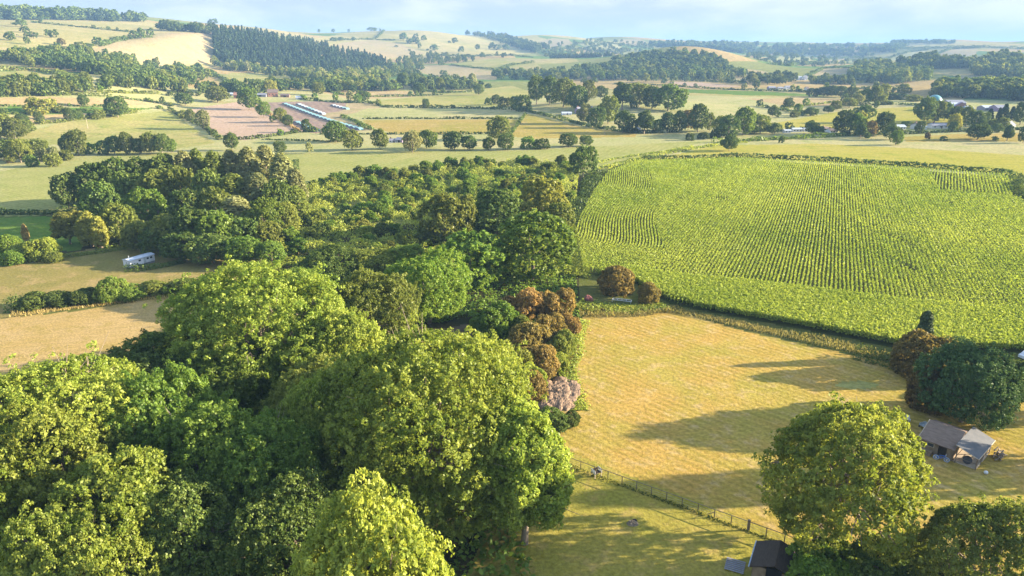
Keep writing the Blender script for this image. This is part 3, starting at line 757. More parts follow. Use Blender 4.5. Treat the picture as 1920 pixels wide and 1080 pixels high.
# ------------------------------------------------------------------ near trees: (x of crown, y of its top in the photo, height m, width m, shape, leaves, label)
NEAR = [
    (70, 718, 21, 25, 'great', 'lime', 'wide sunlit light green tree in the corner below the hay field'),
    (60, 792, 20, 16, 'broad', 'lime', 'brightest yellow-green tree, in the bottom corner in front of the wide sunlit tree'),
    (-60, 880, 18, 14, 'broad', 'lime', 'lime-green tree cut by the picture edge beside the brightest corner tree'),
    (215, 880, 18, 11, 'tall', 'lime', 'narrow yellow-green tree beside the brightest tree, its far side in deep shade'),
    (275, 727, 19, 16, 'broad', 'green', 'green tree behind the narrow yellow-green tree, half in shade'),
    (120, 985, 17, 12, 'broad', 'lime', 'low lime-green crown at the bottom edge under the brightest tree'),
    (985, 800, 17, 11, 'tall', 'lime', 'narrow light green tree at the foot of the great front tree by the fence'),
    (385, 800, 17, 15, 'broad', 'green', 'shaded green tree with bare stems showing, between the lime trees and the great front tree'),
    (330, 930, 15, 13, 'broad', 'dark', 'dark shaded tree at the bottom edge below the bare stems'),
    (300, 642, 15, 19, 'broad', 'dark', 'dark green oak leaning over the hay field with its shadow on the hay'),
    (420, 655, 15, 16, 'broad', 'green', 'green oak between the dark leaning oak and the tallest grove tree'),
    (470, 524, 23, 31, 'great', 'lime', 'broad light green tree, tallest of the grove, rising beside the hay field'),
    (630, 610, 17, 14, 'broad', 'lime', 'yellow-green crown on the clearing side of the tallest grove tree'),
    (590, 690, 15, 13, 'broad', 'olive', 'olive crown in the hollow between the two largest grove trees'),
    (690, 522, 17, 16, 'broad', 'olive', 'rounded olive tree behind the clearing with a low spreading crown'),
    (800, 483, 16, 18, 'broad', 'fresh', 'bright green domed tree standing just behind the clearing'),
    (595, 725, 18, 11, 'broad', 'lime', 'small yellowish crown with bare twigs in front of the great front tree'),
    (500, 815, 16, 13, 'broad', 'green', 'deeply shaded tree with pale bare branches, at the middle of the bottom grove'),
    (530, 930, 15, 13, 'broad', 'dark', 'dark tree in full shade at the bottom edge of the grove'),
    (700, 690, 20, 15, 'broad', 'lime', 'yellow-green crown on the shaded flank of the great front tree'),
    (806, 668, 23, 28, 'great', 'lime', 'great sunlit front tree with one huge domed light green crown beside the paddock'),
    (690, 985, 22, 15, 'broad', 'lime', 'pale yellow-green treetop rising from the bottom edge at the middle of the grove'),
    (1000, 412, 17, 21, 'broad', 'green', 'massive dark green oak at the corner of the maize field'),
    (930, 362, 15, 17, 'broad', 'dark', 'dark round oak between the two yellowish trees by the maize'),
    (832, 372, 15, 16, 'broad', 'olive', 'olive-yellow tree standing at the plantation edge by the dark round oak'),
    (1020, 340, 16, 15, 'broad', 'gold', 'yellowing tree beside the maize field, behind the massive oak'),
    (1095, 277, 15, 13, 'broad', 'dark', 'dark green oak at the far corner of the plantation where the maize begins'),
    (880, 446, 14, 18, 'broad', 'green', 'green spreading tree in front of the dark round oak'),
    (1050, 385, 10, 11, 'broad', 'olive', 'olive tree between the yellowing tree and the maize'),
    (620, 468, 11, 16, 'broad', 'dark', 'dark low tree behind the olive tree at the edge of the young plantation'),
    (700, 470, 10, 13, 'broad', 'olive', 'low olive tree between the dark low tree and the bright domed one'),
    (760, 465, 10, 12, 'broad', 'green', 'small green tree behind the bright domed tree'),
    (490, 500, 9, 12, 'broad', 'olive', 'low olive-green tree behind the tallest grove tree'),
    (560, 510, 10, 12, 'broad', 'green', 'low green tree behind the yellow-green clearing crown'),
    (1612, 783, 20, 18.5, 'ash', 'lime', 'big ash tree with forked trunks in front of the wooden shed'),
    (1885, 968, 15, 13, 'ash', 'olive', 'green tree cut by the bottom corner on the shed side'),
    (1832, 660, 13, 13, 'broad', 'bluegreen', 'large blue-green tree standing behind the wooden shed'),
    (1740, 588, 10, 5, 'cypress', 'conifer', 'pointed dark conifer behind the round brown hawthorn'),
    (1758, 690, 8, 8, 'bush', 'brown', 'dark brown thorn bush between the round brown hawthorn and the shed'),
    (1752, 628, 8.6, 10.5, 'bush', 'brown', 'round rust-tinged brown hawthorn at the end of the meadow hedge'),
    (1925, 680, 6, 8, 'bush', 'dark', 'dark shrub at the picture edge behind the blue-green tree'),
    (930, 575, 7, 10, 'bush', 'fresh', 'bright green bush beside the dark clearing'),
    (995, 545, 7, 9, 'bush', 'rust', 'tallest rust-coloured shrub below the massive oak'),
    (1045, 545, 7, 8, 'bush', 'rust', 'rust-orange shrub at the meadow corner below the massive oak'),
    (1035, 590, 7, 8, 'bush', 'brown', 'brown shrub in the middle of the rust shrubs'),
    (985, 610, 7, 9, 'bush', 'brown', 'dull brown shrub beside the bright green bush'),
    (1055, 625, 5, 6, 'bush', 'olive', 'olive shrub at the meadow edge under the rust shrubs'),
    (1010, 650, 6, 7, 'bush', 'rust', 'rust shrub just above the heap of cuttings'),
    (965, 655, 6, 8, 'bush', 'gold', 'yellowish shrub between the rust shrubs and the great front tree'),
    (985, 700, 5, 7, 'bush', 'brown', 'low brown shrub beside the heap of cuttings'),
    (1040, 770, 3, 5, 'bush', 'dark', 'dark green bramble clump below the heap of cuttings'),
    (1070, 775, 2.2, 3.4, 'bush', 'hedge', 'small dark bramble clump on the meadow side of the heap'),
    (950, 560, 5, 6, 'bush', 'rust', 'small orange shrub next to the bright green bush, toward the oak'),
    (1020, 560, 5, 6, 'bush', 'rust', 'bright orange-brown shrub between the two tallest rust shrubs'),
    (1070, 590, 4, 5, 'bush', 'rust', 'outermost rust shrub, touching the meadow edge'),
    (1020, 615, 5, 6, 'bush', 'rust', 'copper shrub in the lower middle of the rust shrubs'),
    (1045, 660, 3.5, 4.5, 'bush', 'lime', 'lime-green shrub at the meadow edge above the heap'),
    (1000, 690, 4, 5, 'bush', 'lime', 'lime-green shrub on the grove side of the heap'),
    (970, 590, 5, 6, 'bush', 'olive', 'olive shrub squeezed between the bright green bush and rust shrubs'),
    (975, 640, 4.5, 5, 'bush', 'rust', 'faded rust shrub behind the yellowish shrub'),
    (1157, 500, 7, 10, 'bush', 'brown', 'larger round brown hawthorn between the meadow and the maize'),
    (1217, 530, 5.5, 6, 'bush', 'brown', 'smaller brown hawthorn at the meadow top by the maize'),
    (1104, 555, 2.5, 2.2, 'bush', 'pink', 'pink flowering shrub at the top corner of the meadow'),
    (1535, 1036, 6, 7, 'bush', 'fresh', 'bright green shrub in front of the dark roofed hut'),
    (1560, 1010, 5, 8, 'bush', 'green', 'green shrub at the foot of the big ash tree'),
    (1660, 1020, 5, 9, 'bush', 'dark', 'dark shrub on the shed side of the big ash tree foot'),
    (1750, 1040, 5, 8, 'bush', 'dark', 'dark shrub at the bottom edge between the ash and the corner tree'),
]
for i, (x, yt, h, w, sh, m, lab) in enumerate(NEAR):
    nm = {'bush': 'bush', 'cypress': 'conifer_tree'}.get(sh, 'broadleaf_tree')
    lod = 'near' if yt > 460 or h * 0 else 'mid'
    if sh == 'bush': lod = 'near'
    plant(nm, sh, lod, by_top(x, yt, h * .97), h, w, m, lab, 'bush' if sh == 'bush' else 'tree', None, k=i % 5)

for x, y, h, w, lab in [(2050, 776, 19, 8, 'tall green tree outside the picture edge that shades the meadow'), (2170, 872, 21, 8.5, 'tall tree outside the picture edge that shades the lawn')]:
    plant('broadleaf_tree', 'broad', 'near', at(x, y), h, w, 'green', lab, 'tree', None, k=2)
# ------------------------------------------------------------------ the dark wood, the willows and bushes on the side of the caravan
WOOD = [   # x, top y, h, w, shape, leaves
    (118, 330, 13, 11, 'broad', 'dark', 'dark oak with ragged limbs standing clear at the end of the wood'),
    (165, 312, 16, 15, 'broad', 'dark', None), (212, 305, 17, 15, 'broad', 'dark', None), (258, 303, 17, 14, 'broad', 'dark', None),
    (300, 298, 18, 15, 'broad', 'dark', None), (340, 288, 20, 10, 'poplar', 'pale', None), (365, 285, 20, 9, 'poplar', 'olive', None),
    (398, 288, 20, 10, 'poplar', 'olive', None), (430, 286, 20, 10, 'poplar', 'pale', None), (462, 282, 21, 11, 'poplar', 'pale', None),
    (495, 277, 21, 11, 'poplar', 'pale', None), (525, 292, 19, 11, 'poplar', 'pale', None), (550, 320, 16, 9, 'poplar', 'pale', None),
    (235, 330, 15, 14, 'broad', 'dark', None), (285, 328, 16, 14, 'broad', 'olive', None), (330, 320, 17, 14, 'broad', 'olive', None),
    (385, 325, 17, 13, 'broad', 'dark', None), (435, 330, 17, 12, 'poplar', 'olive', None), (480, 330, 17, 12, 'poplar', 'pale', None),
    (520, 345, 15, 12, 'broad', 'dark', None), (552, 352, 13, 9, 'poplar', 'olive', None),
    (185, 345, 14, 13, 'broad', 'dark', None), (268, 362, 13, 14, 'broad', 'fresh', 'bright yellow-green tree with a bare pale trunk at the front of the wood'),
    (345, 362, 14, 13, 'broad', 'dark', None), (400, 360, 14, 13, 'broad', 'olive', None), (440, 372, 13, 12, 'poplar', 'pale', None),
    (490, 378, 13, 12, 'broad', 'green', None), (530, 385, 10, 10, 'broad', 'olive', None), (355, 398, 13, 13, 'broad', 'dark', None),
    (310, 410, 11, 12, 'broad', 'olive', None), (400, 405, 12, 13, 'broad', 'green', None), (450, 412, 10, 11, 'broad', 'dark', None),
    (500, 420, 8, 10, 'broad', 'olive', None), (340, 440, 8, 12, 'broad', 'dark', None), (395, 445, 8, 12, 'broad', 'dark', None),
    (455, 448, 8, 11, 'broad', 'green', None), (505, 455, 7, 9, 'broad', 'green', None),
]
n = 0
for i, (x, yt, h, w, sh, m, lab) in enumerate(WOOD):
    if lab is None:
        kind = {'broad': 'tree', 'poplar': 'poplar'}[sh]
        col = {'dark': 'dark green', 'olive': 'olive green', 'pale': 'silvery pale', 'green': 'mid green', 'fresh': 'bright green'}[m]
        tier = 'back rank' if yt < 322 else 'middle rank' if yt < 362 else 'front rank'
        same = sorted(q[0] for q in WOOD if q[6] is None and q[4] == sh and q[5] == m and ('back rank' if q[1] < 322 else 'middle rank' if q[1] < 362 else 'front rank') == tier)
        pos_ = f'{ordinal(same.index(x))} of its colour from the ragged oak' if len(same) > 1 else 'only one of its colour there'
        lab = f"{col} {kind} in the wood's {tier}, {pos_}"
    plant('poplar_tree' if sh == 'poplar' else 'broadleaf_tree', sh, 'mid', by_top(x, yt, h * .97), h, w, m, lab, 'tree', 'trees of the dark wood', k=i % 5)
WILL = [
    (120, 402, 10, 8, 'tall', 'gold', 'golden willow nearest the lush green strip'),
    (160, 400, 11, 7, 'poplar', 'gold', 'golden willow with pale upright stems beside the wood'),
    (180, 408, 10, 5, 'poplar', 'gold', 'slender golden willow at the wood end of the willows'),
    (215, 388, 12, 11, 'broad', 'olive', 'yellow-green tree between the willows and the wood'),
    (255, 420, 9, 10, 'broad', 'olive', 'low yellowish tree above the long white caravan'),
    (290, 430, 8, 9, 'broad', 'dark', 'dark low tree behind the long white caravan'),
]
for i, (x, yt, h, w, sh, m, lab) in enumerate(WILL):
    plant('willow_tree' if 'willow' in lab else 'broadleaf_tree', sh, 'mid', by_top(x, yt, h * .97), h, w, m, lab, 'tree', None, k=i % 5)
BUSH = [
    (10, 440, 6, 8, 'fresh', 'yellow-green bush at the picture edge of the caravan meadow'),
    (38, 455, 5, 8, 'lime', 'bright lime bush second from the picture edge of the caravan meadow'),
    (72, 448, 6, 9, 'lime', 'largest bright lime bush beside the golden willows'),
    (20, 470, 4, 7, 'green', 'low green bush in front of the lime bushes'),
    (95, 472, 3, 5, 'olive', 'low olive bush at the foot of the golden willows'),
    (43, 420, 6, 2.2, 'straw', 'dead pale tree standing above the lime bushes'),
]
for i, (x, yt, h, w, m, lab) in enumerate(BUSH):
    plant('bush' if i < 5 else 'dead_tree', 'bush' if i < 5 else 'poplar', 'near' if i < 5 else 'mid', by_top(x, yt, h), h, w, m, lab, 'bush' if i < 5 else 'tree', None, k=i % 5)
for i, (x, yt, h, w, m, lab) in enumerate([
    (200, 521, 6, 7, 'green', 'tall green bush standing up from the near hedge'),
    (60, 552, 3.4, 8, 'hedge', 'dark rounded bush at the open end of the near hedge'),
    (110, 548, 3.2, 8, 'hedge', 'dark bush second along the near hedge'),
    (155, 542, 3.6, 7, 'hedge', 'dark bush in the near hedge just before the tall one'),
    (245, 534, 3.2, 8, 'green', 'green bush in the near hedge just after the tall one'),
    (290, 527, 3.4, 7, 'olive', 'olive bush toward the tree end of the near hedge'),
    (345, 522, 3.6, 8, 'olive', 'olive bush where the near hedge meets the tall grove'),
    (400, 518, 3.4, 8, 'green', 'green bush of the near hedge hidden partly by the grove')]):
    plant('bush', 'bush', 'near', by_top(x, yt, h), h, w, m, lab, 'bush', 'bushes of the near hedge', k=i % 5)

# ------------------------------------------------------------------ young plantation: saplings over a mass of scrub
PLANT = [(570, 352), (640, 336), (740, 328), (900, 312), (1050, 306), (1085, 330), (1080, 380), (1060, 410), (990, 415), (900, 395), (870, 420), (800, 470), (700, 482), (560, 482), (500, 470), (520, 425), (560, 380)]
PW = [tuple(at(x, y)[:2]) for x, y in PLANT]
def plantation():
    r = np.random.default_rng(21)
    lo = np.min(PW, 0); hi = np.max(PW, 0)
    # scrub: leafy hummocks over the whole plot
    q = r.uniform(lo, hi, (330000, 2)); q = q[inpoly(q[:, 0], q[:, 1], PW)][:120000]
    x, y = q[:, 0], q[:, 1]
    nc = 1700
    c = r.uniform(lo, hi, (nc, 2)); cr = r.uniform(1.1, 3.4, nc); ch = cr * r.uniform(.75, 1.5, nc); ct = r.uniform(.2, .8, nc)
    hm = np.full(len(x), .3); tc = np.full(len(x), .45); gx = np.zeros(len(x)); gy = np.zeros(len(x))
    for k in range(nc):
        dx, dy = x - c[k, 0], y - c[k, 1]
        near = (np.abs(dx) < cr[k]) & (np.abs(dy) < cr[k])
        ii = np.nonzero(near)[0]; d2 = (dx[ii] ** 2 + dy[ii] ** 2) / cr[k] ** 2
        hh = ch[k] * np.sqrt(np.clip(1 - d2, 0, 1)); up = hh > hm[ii]
        jj = ii[up]; hm[jj] = hh[up]; tc[jj] = ct[k]; gx[jj] = dx[jj] / cr[k]; gy[jj] = dy[jj] / cr[k]
    P = np.stack([x, y, hm * r.uniform(.55, 1.08, len(x))], 1)
    Nn = norm(np.stack([gx, gy, np.full(len(x), .6)], 1) + r.normal(0, .6, (len(x), 3)))
    V, Q = leaves(P, Nn, .30, r)
    tint = np.clip(tc + .22 * np.sin(x / 13 + np.sin(y / 9)) * np.sin(y / 15) + r.normal(0, .14, len(x)), 0, 1)
    o0 = np.array([*np.mean(PW, 0), 0])
    tag(obj('scrub', mesh_np('scrub', V - o0, Q, tint), L['scrub'], None, tuple(o0)), 'tangled scrub covering the young plantation ground', None, None, 'stuff')
    # saplings
    kinds = [('olive', 'tall', 'olive', .16), ('fresh', 'tall', 'bright green', .26), ('fresh', 'bush', 'green', .2), ('lime', 'bush', 'yellow-green', .26), ('hedge', 'bush', 'dark green', .06), ('gold', 'bush', 'golden brown', .06)]
    pts = []
    while len(pts) < 260:
        p = r.uniform(lo, hi)
        if inpoly(np.array([p[0]]), np.array([p[1]]), PW)[0] and (np.sin(p[0] / 8 + 2 * np.sin(p[1] / 13)) * np.sin(p[1] / 10) > r.uniform(-1.1, .5)) and all((p[0] - a) ** 2 + (p[1] - b) ** 2 > 4 for a, b in pts): pts.append(tuple(p))
        if len(pts) > 250 and r.random() < .02: break
    for p in pts:
        k = r.choice(6, p=[c[3] for c in kinds]); m, sh, word, _ = kinds[k]
        h = r.uniform(3.4, 7.0) if sh == 'tall' else r.uniform(2.4, 5.0); w_ = h * (r.uniform(.75, 1.1) if sh == 'tall' else r.uniform(1.1, 1.7))
        plant('young_tree', sh, 'mid', (p[0], p[1], 0), h, w_, m, f'{word} {"upright" if sh == "tall" else "bushy"} young tree among the crowded plantation scrub', 'young tree', f'{word} young trees of the plantation', k=int(r.integers(5)))
plantation()

# ------------------------------------------------------------------ undergrowth, verges, near hedges
def under(name, label, poly, n, h, ls, mat, seed):
    W = [tuple(at(x, y)[:2]) for x, y in poly]; r = np.random.default_rng(seed)
    lo = np.min(W, 0); hi = np.max(W, 0)
    q = r.uniform(lo, hi, (n * 3, 2)); q = q[inpoly(q[:, 0], q[:, 1], W)][:n]; x, y = q[:, 0], q[:, 1]
    hm = np.clip(h * (.6 + .5 * np.sin(x / 2.3 + np.sin(y / 4)) * np.sin(y / 2.9 + 1) + .35 * np.sin(x / 7) * np.sin(y / 6)), .08 * h, None)
    P = np.stack([x, y, hm * r.uniform(.4, 1.05, len(x))], 1)
    V, Q = leaves(P, norm(r.normal(0, .55, (len(x), 3)) + [0, 0, .8]), ls, r)
    o0 = np.array([*np.mean(W, 0), 0])
    tag(obj(name, mesh_np(name, V - o0, Q, np.clip(r.normal(.45, .22, len(x)), 0, 1)), L[mat], None, tuple(o0)), label, None, None, 'stuff')
under('undergrowth', 'shaded undergrowth beneath the near grove', [(-300, 900), (330, 760), (420, 600), (560, 500), (800, 520), (1080, 520), (1085, 600), (1060, 640), (1000, 700), (905, 660), (880, 600), (800, 610), (760, 640), (800, 680), (960, 700), (1020, 820), (960, 900), (1050, 1300), (-500, 1300)], 42000, 1.5, .38, 'green', 5)
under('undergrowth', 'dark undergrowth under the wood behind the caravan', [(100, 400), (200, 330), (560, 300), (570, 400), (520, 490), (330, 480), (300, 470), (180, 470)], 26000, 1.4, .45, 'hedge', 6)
under('undergrowth', 'scrubby growth between the olive trees and the plantation', [(500, 480), (700, 482), (800, 470), (900, 400), (1000, 415), (1080, 410), (1085, 520), (800, 520), (520, 500)], 26000, 1.6, .38, 'scrub', 7)
hedge('tall dry golden grass along the front of the maize', [(1085, 586), (1180, 588), (1250, 579), (1330, 596), (1420, 617), (1560, 646), (1690, 678)], 1.0, 3.6, 'verge', 'tall_grass', True, 'stuff', ls=.42, dens=80)
hedge('tall dry grass along the foot of the near hedge', [(20, 592), (100, 582), (200, 570), (300, 558), (400, 548)], .8, 2.6, 'straw', 'tall_grass', True, 'stuff', ls=.4, dens=40)
hedge('tangled weeds with dry stems at the top corner of the meadow', [(1085, 575), (1130, 582), (1200, 582), (1245, 575)], 1.1, 4.0, 'scrub', 'weeds', False, 'stuff', ls=.24, dens=150)
hedge('rough green growth along the shrub side of the meadow', [(1085, 600), (1074, 640), (1062, 690), (1072, 720), (1090, 770)], .45, 3.4, 'scrub', 'weeds', False, 'stuff', ls=.2, dens=85)
hedge('dark end of the meadow hedge running into the hawthorn', [(1600, 668), (1640, 676), (1690, 690), (1740, 702)], 1.8, 2.6, 'hedge', ls=.2)
hedge('clipped dark hedge behind the blue-green tree', [(1800, 690), (1860, 690), (1960, 690)], 2.2, 2.4, 'hedge', ls=.22)
hedge('dark green hedge across the foot of the hay field', [(15, 580), (90, 574), (180, 562), (260, 552), (340, 543), (420, 532)], 2.3, 3.6, 'hedge', ls=.2)
hedge('low bramble hedge beside the long white caravan', [(235, 508), (265, 506), (310, 500), (345, 492)], 1.4, 2.2, 'hedge', ls=.2)
hedge('ragged low hedge between the caravan meadow and the lime bushes', [(-60, 498), (40, 492), (100, 486), (170, 476), (240, 466)], 1.1, 2.4, 'olive', ls=.22)
hedge('dark hedge between the pale crop and the lush grass strip', [(-120, 404), (20, 402), (110, 402), (180, 400)], 2.6, 2.6, 'hedge')
hedge('shaded ditch hedge between the plantation and the maize', [(1068, 425), (1082, 392), (1104, 352), (1124, 325)], 2.2, 5.5, 'hedge')
hedge('rank weeds between the massive oak and the maize edge', [(1088, 522), (1082, 480), (1070, 428)], 1.0, 3.5, 'scrub', 'weeds', False, 'stuff', ls=.25, dens=110)
# ------------------------------------------------------------------ field hedges of the valley
HED = [
    ('thin dark hedge along the far side of the maize', [(1205, 301), (1300, 299), (1380, 295), (1500, 300), (1620, 307), (1760, 316), (1880, 326), (1912, 337)], 2.7, 2.2, 'hedge', .12),
    ('short curved hedge closing the far corner of the maize', [(1915, 341), (1907, 360), (1935, 382), (2010, 400)], 3.6, 4),
    ('rough double ditch hedge winding away from the maize corner', [(1128, 318), (1165, 306), (1215, 295), (1270, 284), (1330, 274), (1400, 267)], 1.1, 3.5, 'scrub'),
    ('second ditch hedge beside the winding ditch', [(1120, 306), (1165, 296), (1225, 288), (1300, 276)], 1.0, 1.6, 'scrub'),
    ('broad dark hedge in front of the white caravans', [(1335, 268), (1440, 263), (1520, 259), (1600, 254), (1660, 252)], 2.6, 3.5, 'green'),
    ('long dark hedge in front of the bungalows', [(1690, 252), (1760, 249), (1830, 246), (1930, 243)], 2.2, 2.2),
    ('hedge at the bottom of the sunny pasture behind the caravans', [(1400, 247), (1480, 246), (1560, 244)], 2.2, 2.5),
    ('dark hedge between two thin strips at the picture edge', [(-80, 200), (60, 199), (200, 200), (240, 197)], 1.8, 2.2),
    ('low dark hedge below the narrow lush strip', [(-80, 216), (60, 214), (130, 211), (170, 208), (210, 213)], 1.8, 2.2),
    ('hedge running down to the big dark hedgerow tree', [(225, 184), (270, 190), (305, 195), (325, 200)], 1.8, 2.2),
    ('bushy hedge along the top of the sloping pasture', [(62, 233), (110, 230), (165, 222), (215, 216), (260, 210)], 2.6, 3.5, 'olive'),
    ('hedge along the roadside edge of the pale bare field', [(315, 205), (345, 221), (385, 240), (412, 262)], 2.4, 2.8),
    ('hedge along the lower edge of the pale bare field', [(420, 262), (470, 261), (530, 253), (560, 248), (620, 246)], 2.2, 2.5),
    ('golden grassy edge between the bare field and the beds', [(470, 195), (520, 222), (562, 246)], 1.2, 2.2, 'straw'),
    ('dark hedge behind the turquoise covers', [(560, 186), (600, 190), (640, 193), (690, 193)], 2.2, 2.4),
    ('dark lane hedge curving along the middle pastures', [(690, 193), (715, 199), (730, 202), (850, 203), (975, 206)], 2.4, 2.8),
    ('dark sunken lane hedge running down to the cottages', [(975, 206), (1000, 212), (1050, 224), (1100, 237), (1150, 245), (1200, 250), (1270, 248)], 2.6, 3.0),
    ('short dark hedge beside the golden grass strip', [(640, 219), (665, 227), (680, 238), (698, 244)], 2.4, 3),
    ('thin long hedge between the pale and golden strips', [(680, 223), (760, 223), (880, 223), (975, 223)], 1.6, 1.8),
    ('hedge climbing beside the golden triangular pasture', [(955, 254), (970, 235), (985, 214)], 1.6, 2.0),
    ('low hedge under the golden strip', [(600, 252), (700, 252), (820, 252), (960, 251)], 1.5, 1.8),
    ('low line of growth across the front of the pale crop', [(490, 262), (560, 264), (640, 266)], 1.0, 1.6),
    ('hedge above the long pale stubble strip', [(600, 168), (640, 178), (690, 182), (770, 181), (830, 178)], 2.2, 2.5),
    ('hedge on the broad dry pasture below the wood', [(770, 168), (830, 174), (885, 173)], 2.2, 2.5),
    ('hedge along the foot of the hill wood edge', [(395, 138), (420, 150), (440, 165), (462, 178)], 4, 5),
    ('dark hedge above the golden field in the valley trees', [(845, 122), (890, 127), (935, 131)], 3, 4),
    ('hedge across the far fields beyond the grove', [(1150, 158), (1240, 160), (1340, 167), (1440, 171)], 2, 2.5),
    ('dark thick hedge beyond the pale ploughed strip', [(1295, 152), (1350, 154), (1400, 157)], 4, 5),
    ('hedge line crossing the pale field toward the bushes', [(1420, 199), (1460, 206), (1500, 213), (1530, 218)], 2, 2.4),
    ('thin olive hedge curving above the sunny pasture', [(1450, 205), (1500, 200), (1550, 194), (1590, 192)], 1.8, 2.2, 'olive'),
    ('dark hedge beyond the sunny pasture', [(1590, 198), (1680, 196), (1760, 198), (1800, 200)], 2.2, 3),
    ('hedge on the far pale fields beside the village', [(1440, 170), (1500, 172), (1560, 174)], 3, 4),
    ('hedge dotted along the brow of the grassy hill', [(60, 42), (120, 48), (190, 55), (240, 60)], 3, 3),
    ('hedge climbing the hill to the round trees', [(190, 86), (215, 78), (250, 72), (290, 70)], 5, 6),
    ('hedge below the small golden hill field', [(165, 108), (220, 106), (240, 104)], 3, 3),
    ('bushy edge of the field at the hill foot', [(0, 132), (60, 132), (110, 140), (150, 146)], 4, 5, 'olive'),
    ('hedge above the pale strips at the picture edge', [(-60, 183), (60, 180), (140, 178), (210, 182)], 2.6, 3.5, 'olive'),
    ('scrubby hedge across the tan hill', [(620, 76), (680, 74), (740, 76)], 5, 8),
    ('hedge down the face of the tan hill', [(705, 72), (716, 62), (720, 56)], 5, 6),
    ('hedge under the tan field on the far hill', [(1015, 98), (1060, 92), (1110, 94), (1150, 98)], 6, 8),
    ('hedge along the top of the stepping far fields', [(1075, 82), (1130, 80), (1180, 86), (1210, 90)], 7, 9),
    ('hedge dividing the stepping far fields', [(1095, 92), (1120, 86), (1140, 80)], 6, 8),
    ('hedge under the pale domed far field', [(1440, 120), (1480, 124), (1525, 118), (1590, 119)], 6, 8),
    ('hedge over the pale domed far field', [(1440, 112), (1470, 101), (1510, 97), (1530, 104)], 5, 7),
    ('hedge beside the long tan far field', [(1510, 122), (1560, 112), (1600, 108), (1650, 110)], 6, 8),
    ('hedge along the pale green bowl in the far woods', [(1650, 120), (1672, 107), (1705, 98), (1740, 94)], 6, 9),
    ('hedge across the wide pale moor', [(1660, 92), (1740, 90), (1830, 88), (1930, 92)], 7, 10),
    ('hedge above the orange-tan hill field', [(1752, 104), (1782, 92), (1838, 90)], 6, 8),
    ('hedge below the golden slope by the knoll', [(1395, 150), (1440, 152), (1480, 148)], 4, 5),
    ('hedge round the small golden far field', [(1515, 143), (1545, 128), (1608, 127), (1602, 141)], 4, 6),
    ('hedge between the far pale fields beyond the village', [(1560, 172), (1620, 166), (1700, 166)], 3, 4),
    ('hedge on the slope under the tan hill', [(820, 104), (880, 106), (950, 104), (1000, 108)], 5, 7),
    ('hedge climbing from the small green field', [(930, 132), (960, 122), (1000, 118)], 5, 7),
    ('ragged hedge by the pale field under the copse', [(170, 172), (240, 175), (300, 176)], 2.5, 3, 'olive'),
]
for hspec in HED:
    lab, pts, h, w = hspec[:4]
    hedge(lab, pts, h, w, hspec[4] if len(hspec) > 4 else 'hedge', vary=hspec[5] if len(hspec) > 5 else .5)

# bushes and small trees that have grown out of the hedges
def hedge_growth():
    r = np.random.default_rng(77)
    for lab, W, q, kind in list(HEDGE_PATHS):
        if kind or q > 5.5 or q < .45: continue
        if any(k in lab for k in ('maize', 'thin long', 'golden', 'front of the pale crop', 'ditch', 'lush')): continue
        seg = float(np.linalg.norm(np.diff(W[:, :2], axis=0), axis=1).sum())
        for i in range(int(min(5, 1 + seg * q / 42))):
            f = r.uniform(.03, .97) * (len(W) - 1); k = int(f); p = W[k] + (W[min(k + 1, len(W) - 1)] - W[k]) * (f - k)
            tall = r.random() < .35
            h = r.uniform(6, 10) if tall else r.uniform(2.8, 4.6); w_ = h * (r.uniform(.7, 1.0) if tall else r.uniform(1.1, 1.9))
            words = lab.replace('the ', '').split()
            short = ' '.join(words[:10])
            plant('hedgerow_tree' if tall else 'hedgerow_bush', 'broad' if tall else 'bush', 'mid' if h * q > 16 else 'far', p, h, w_, ['olive', 'dark', 'green', 'hedge', 'dark'][r.integers(5)],
                  f"small {'tree' if tall else 'bush'} growing out of {short}", 'tree' if tall else 'bush', f"{'trees' if tall else 'bushes'} in {short}")
hedge_growth()
# ------------------------------------------------------------------ rows of trees across the valley
B, U, C_, Y = 'broad', 'bush', 'conifer', 'cypress'
row('between pale crop and beds', [(526, 287, 22, 20, B, 'dark'), (580, 288, 12, 18, B, 'pale'), (436, 282, 26, 30, B, 'dark'), (630, 266, 44, 34, B, 'dark'), (660, 282, 36, 34, B, 'olive'), (713, 280, 28, 34, B, 'olive'), (773, 286, 36, 36, B, 'pale'), (800, 278, 34, 30, B, 'green'), (852, 281, 34, 30, B, 'dark'), (880, 281, 28, 24, B, 'dark'), (917, 282, 22, 22, B, 'dark'), (948, 281, 30, 26, B, 'dark'), (937, 262, 42, 38, B, 'olive'), (990, 279, 30, 20, U, 'green'), (1015, 279, 30, 18, U, 'hedge'), (1066, 275, 34, 22, B, 'dark'), (1099, 274, 24, 18, B, 'dark')], 'bare field end')
row('along the sunken lane', [(1095, 233, 26, 34, B, 'pale'), (1118, 240, 32, 34, B, 'dark'), (1140, 232, 38, 44, B, 'olive'), (1168, 249, 34, 36, B, 'dark'), (1207, 251, 34, 36, 'tall', 'dark'), (1232, 249, 24, 22, B, 'green'), (1252, 249, 30, 34, B, 'dark'), (1273, 247, 28, 34, B, 'dark'), (1290, 244, 26, 34, B, 'brown'), (1308, 248, 38, 46, B, 'dark'), (1330, 246, 20, 30, B, 'olive'), (1352, 252, 34, 30, B, 'olive'), (1365, 258, 40, 36, B, 'dark'), (1392, 254, 40, 46, B, 'green'), (1425, 250, 40, 30, B, 'olive')], 'upper end')
row('on the crop edge', [(1293, 263, 18, 12, U, 'hedge'), (1318, 261, 20, 13, U, 'hedge'), (1342, 259, 24, 16, U, 'hedge'), (1367, 283, 30, 26, B, 'dark'), (1465, 268, 10, 12, U, 'hedge')], 'lane end')
